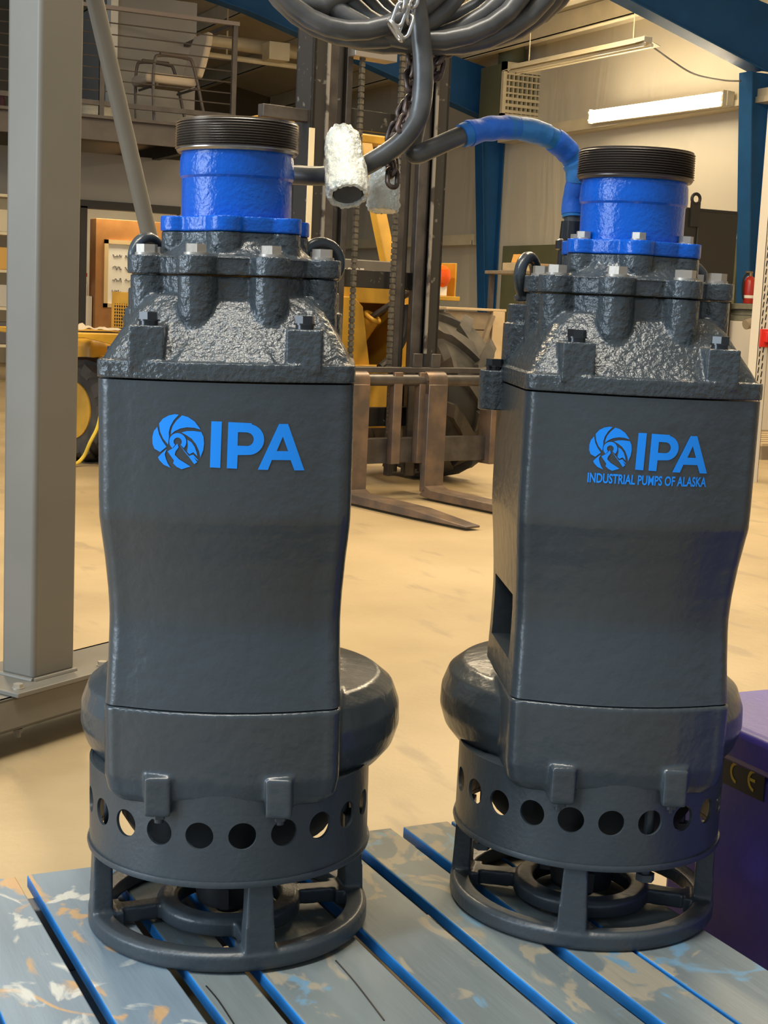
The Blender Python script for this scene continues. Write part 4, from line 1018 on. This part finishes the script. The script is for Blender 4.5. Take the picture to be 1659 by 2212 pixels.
solo('envelope', MB().loft([[(cx_ - .26, 11.6, tz + .076), (cx_ - .14, 11.6, tz + .076), (cx_ - .14, 11.6, tz + .082), (cx_ - .24, 11.6, tz + .15)], [(cx_ - .26, 11.75, tz + .076), (cx_ - .14, 11.75, tz + .076), (cx_ - .14, 11.75, tz + .082), (cx_ - .24, 11.75, tz + .15)]]), mat('manila_orange', (.70, .36, .09), .6), 'curled orange envelope lying across the two cartons', 'envelope')

# black cabinet with lifting lug
a = on(1480, 440, 'y', 11.2); b = on(1596, 447, 'y', 11.2)
t = thing('black_cabinet', 'tall black steel cabinet with a lifting lug', 'cabinet', ((a.x + b.x) / 2, 11.5, 0)); hw_ = (b.x - a.x) / 2
obj('body', MB().box(-hw_, hw_, -.3, .3, .05, a.z - .03), m_dark, t, .008)
obj('door', MB().box(-hw_ + .15, hw_ - .01, -.315, -.30, .12, a.z - .06), mat('black_door', (.018, .015, .013), .45), t, .004)
obj('plinth', MB().box(-hw_ + .02, hw_ - .02, -.27, .28, 0, .05), m_dark, t)
obj('lifting_lug', MB().box(-hw_ + .06, -hw_ + .16, -.32, -.30, a.z - .2, a.z + .02).torus((-hw_ + .11, -.31, a.z + .05), .045, .015, axis=(0, 1, 0)), m_dark, t)

# fire extinguisher on the column
c = on(1622, 605, 'y', 11.3)
t = thing('fire_extinguisher', 'small red fire extinguisher behind the white rack post', 'extinguisher', (c.x - .09, 11.2, on(1575, 645, 'y', 11.0).z - .034))
obj('cylinder', MB().lathe([(.05, 0), (.055, .01), (.055, .2), (.04, .24), (.02, .255)], 22), mat('extinguisher_red', (.42, .03, .02), .3), t)
obj('label_band', MB().lathe([(.0555, .05), (.0558, .052), (.0558, .075), (.0555, .077)], 22), m_paper, t)
obj('valve', MB().cyl((0, 0, .25), (0, 0, .29), .018, n=12).box(-.06, .02, -.01, .01, .285, .3), mat('dull_brass', (.25, .17, .08), .4, metal=.5), t)
obj('hose', MB().tube(spline([(-.03, 0, .28), (-.075, 0, .24), (-.08, 0, .12), (-.065, 0, .04)], 5), .009, 8), m_dark, t)
ez = c.z - .14
# long bench carrying timber, extinguisher and the pump cabinet
la = on(1575, 645, 'y', 11.0); lb = on(1659, 640, 'y', 11.0)
solo('white_cabinet', MB().box(b.x + .03, lb.x + .5, 10.75, 11.45, 0, la.z - .20), mat('white_enamel', (.72, .67, .58), .4), 'white cabinet under the stacked timber at the right', 'cabinet', bevel=.008)
for k, (dx, dy, dz_, lab) in enumerate(((0, 0, 0, 'grey-green timber lying lowest in the stack on the white cabinet'), (.05, .02, .055, 'grey-green timber lying in the middle of the stack'), (-.03, -.03, .11, 'grey-green timber lying topmost in the stack'))):
    z0 = la.z - .199 + dz_
    solo('timber', MB().box(b.x + .06 + dx * .5, lb.x + .6 + dx, 10.85 + dy, 11.4 + dy, z0, z0 + .052), mat('weathered_timber', (.24, .23, .17), .7, var=.3, vscale=9), lab, 'timber', 'timbers stacked on the white cabinet', bevel=.004)
solo('fat_hose', MB().tube(spline([(la.x - .1, 10.62, la.z - .23), (la.x + .15, 10.62, la.z - .16), (la.x + .30, 10.64, la.z - .11), (lb.x + .2, 10.66, la.z - .04)], 6), .045, 12), mat('canvas_hose', (.30, .25, .18), .7), 'fat tan hose in front of the stacked timber', 'hose')

# pallet rack
RX = on(1640, 480, 'y', 7.3).x + .068
t = thing('storage_rack', 'white slotted storage rack post with a red beam at the right edge', 'rack', (RX, 7.3, 0))
m_rw = mat('white_rack_enamel', (.66, .60, .49), .4)
obj('upright', MB().box(-.035, -.032, -.04, .04, 0, 2.7).box(-.035, .045, -.04, -.037, 0, 2.7).box(.042, .045, -.04, .04, 0, 2.7), m_rw, t)
ms = MB().box(-.004, .004, -.0012, 0, -.018, .018).mesh('slot', None); ms.materials.append(m_dark)
for k in range(42):
    for dx in (-.018, .008):
        o = obj('slot', ms, None, t); o.location = (dx, -.0405, .5 + k * .05 + (.025 if dx > 0 else 0)); o.rotation_euler.y = .15
bz = on(1640, 728, 'y', 7.3).z
m_red = mat('red_rack_beam', (.62, .03, .02), .4)
obj('red_beam', MB().box(.0, 2.4, -.075, -.04, bz - .03, bz + .035), m_red, t, .004)
obj('beam_connector', MB().box(-.03, .05, -.052, -.04, bz - .06, bz + .05), m_red, t, .003)
obj('shelf_deck', MB().box(.02, 2.4, -.95, -.08, bz - .055, bz - .03), m_darksteel, t)
obj('rear_upright', MB().box(.3, .38, -.99, -.91, 0, 2.7), m_rw, t)
lp = on(1650, 985, 'y', 8.6)
t = thing('small_pallet', 'bare wooden pallet on the floor at the right edge', 'pallet', (lp.x + .45, 8.9, 0))
for k in range(6): obj('board', MB().box(-.6, .6, -.45 + k * .16, -.35 + k * .16, .1, .12), m_pine, t)
for k in range(3): obj('stringer', MB().box(-.6 + k * .56, -.52 + k * .56, -.45, .45, 0, .1), m_pine2, t)
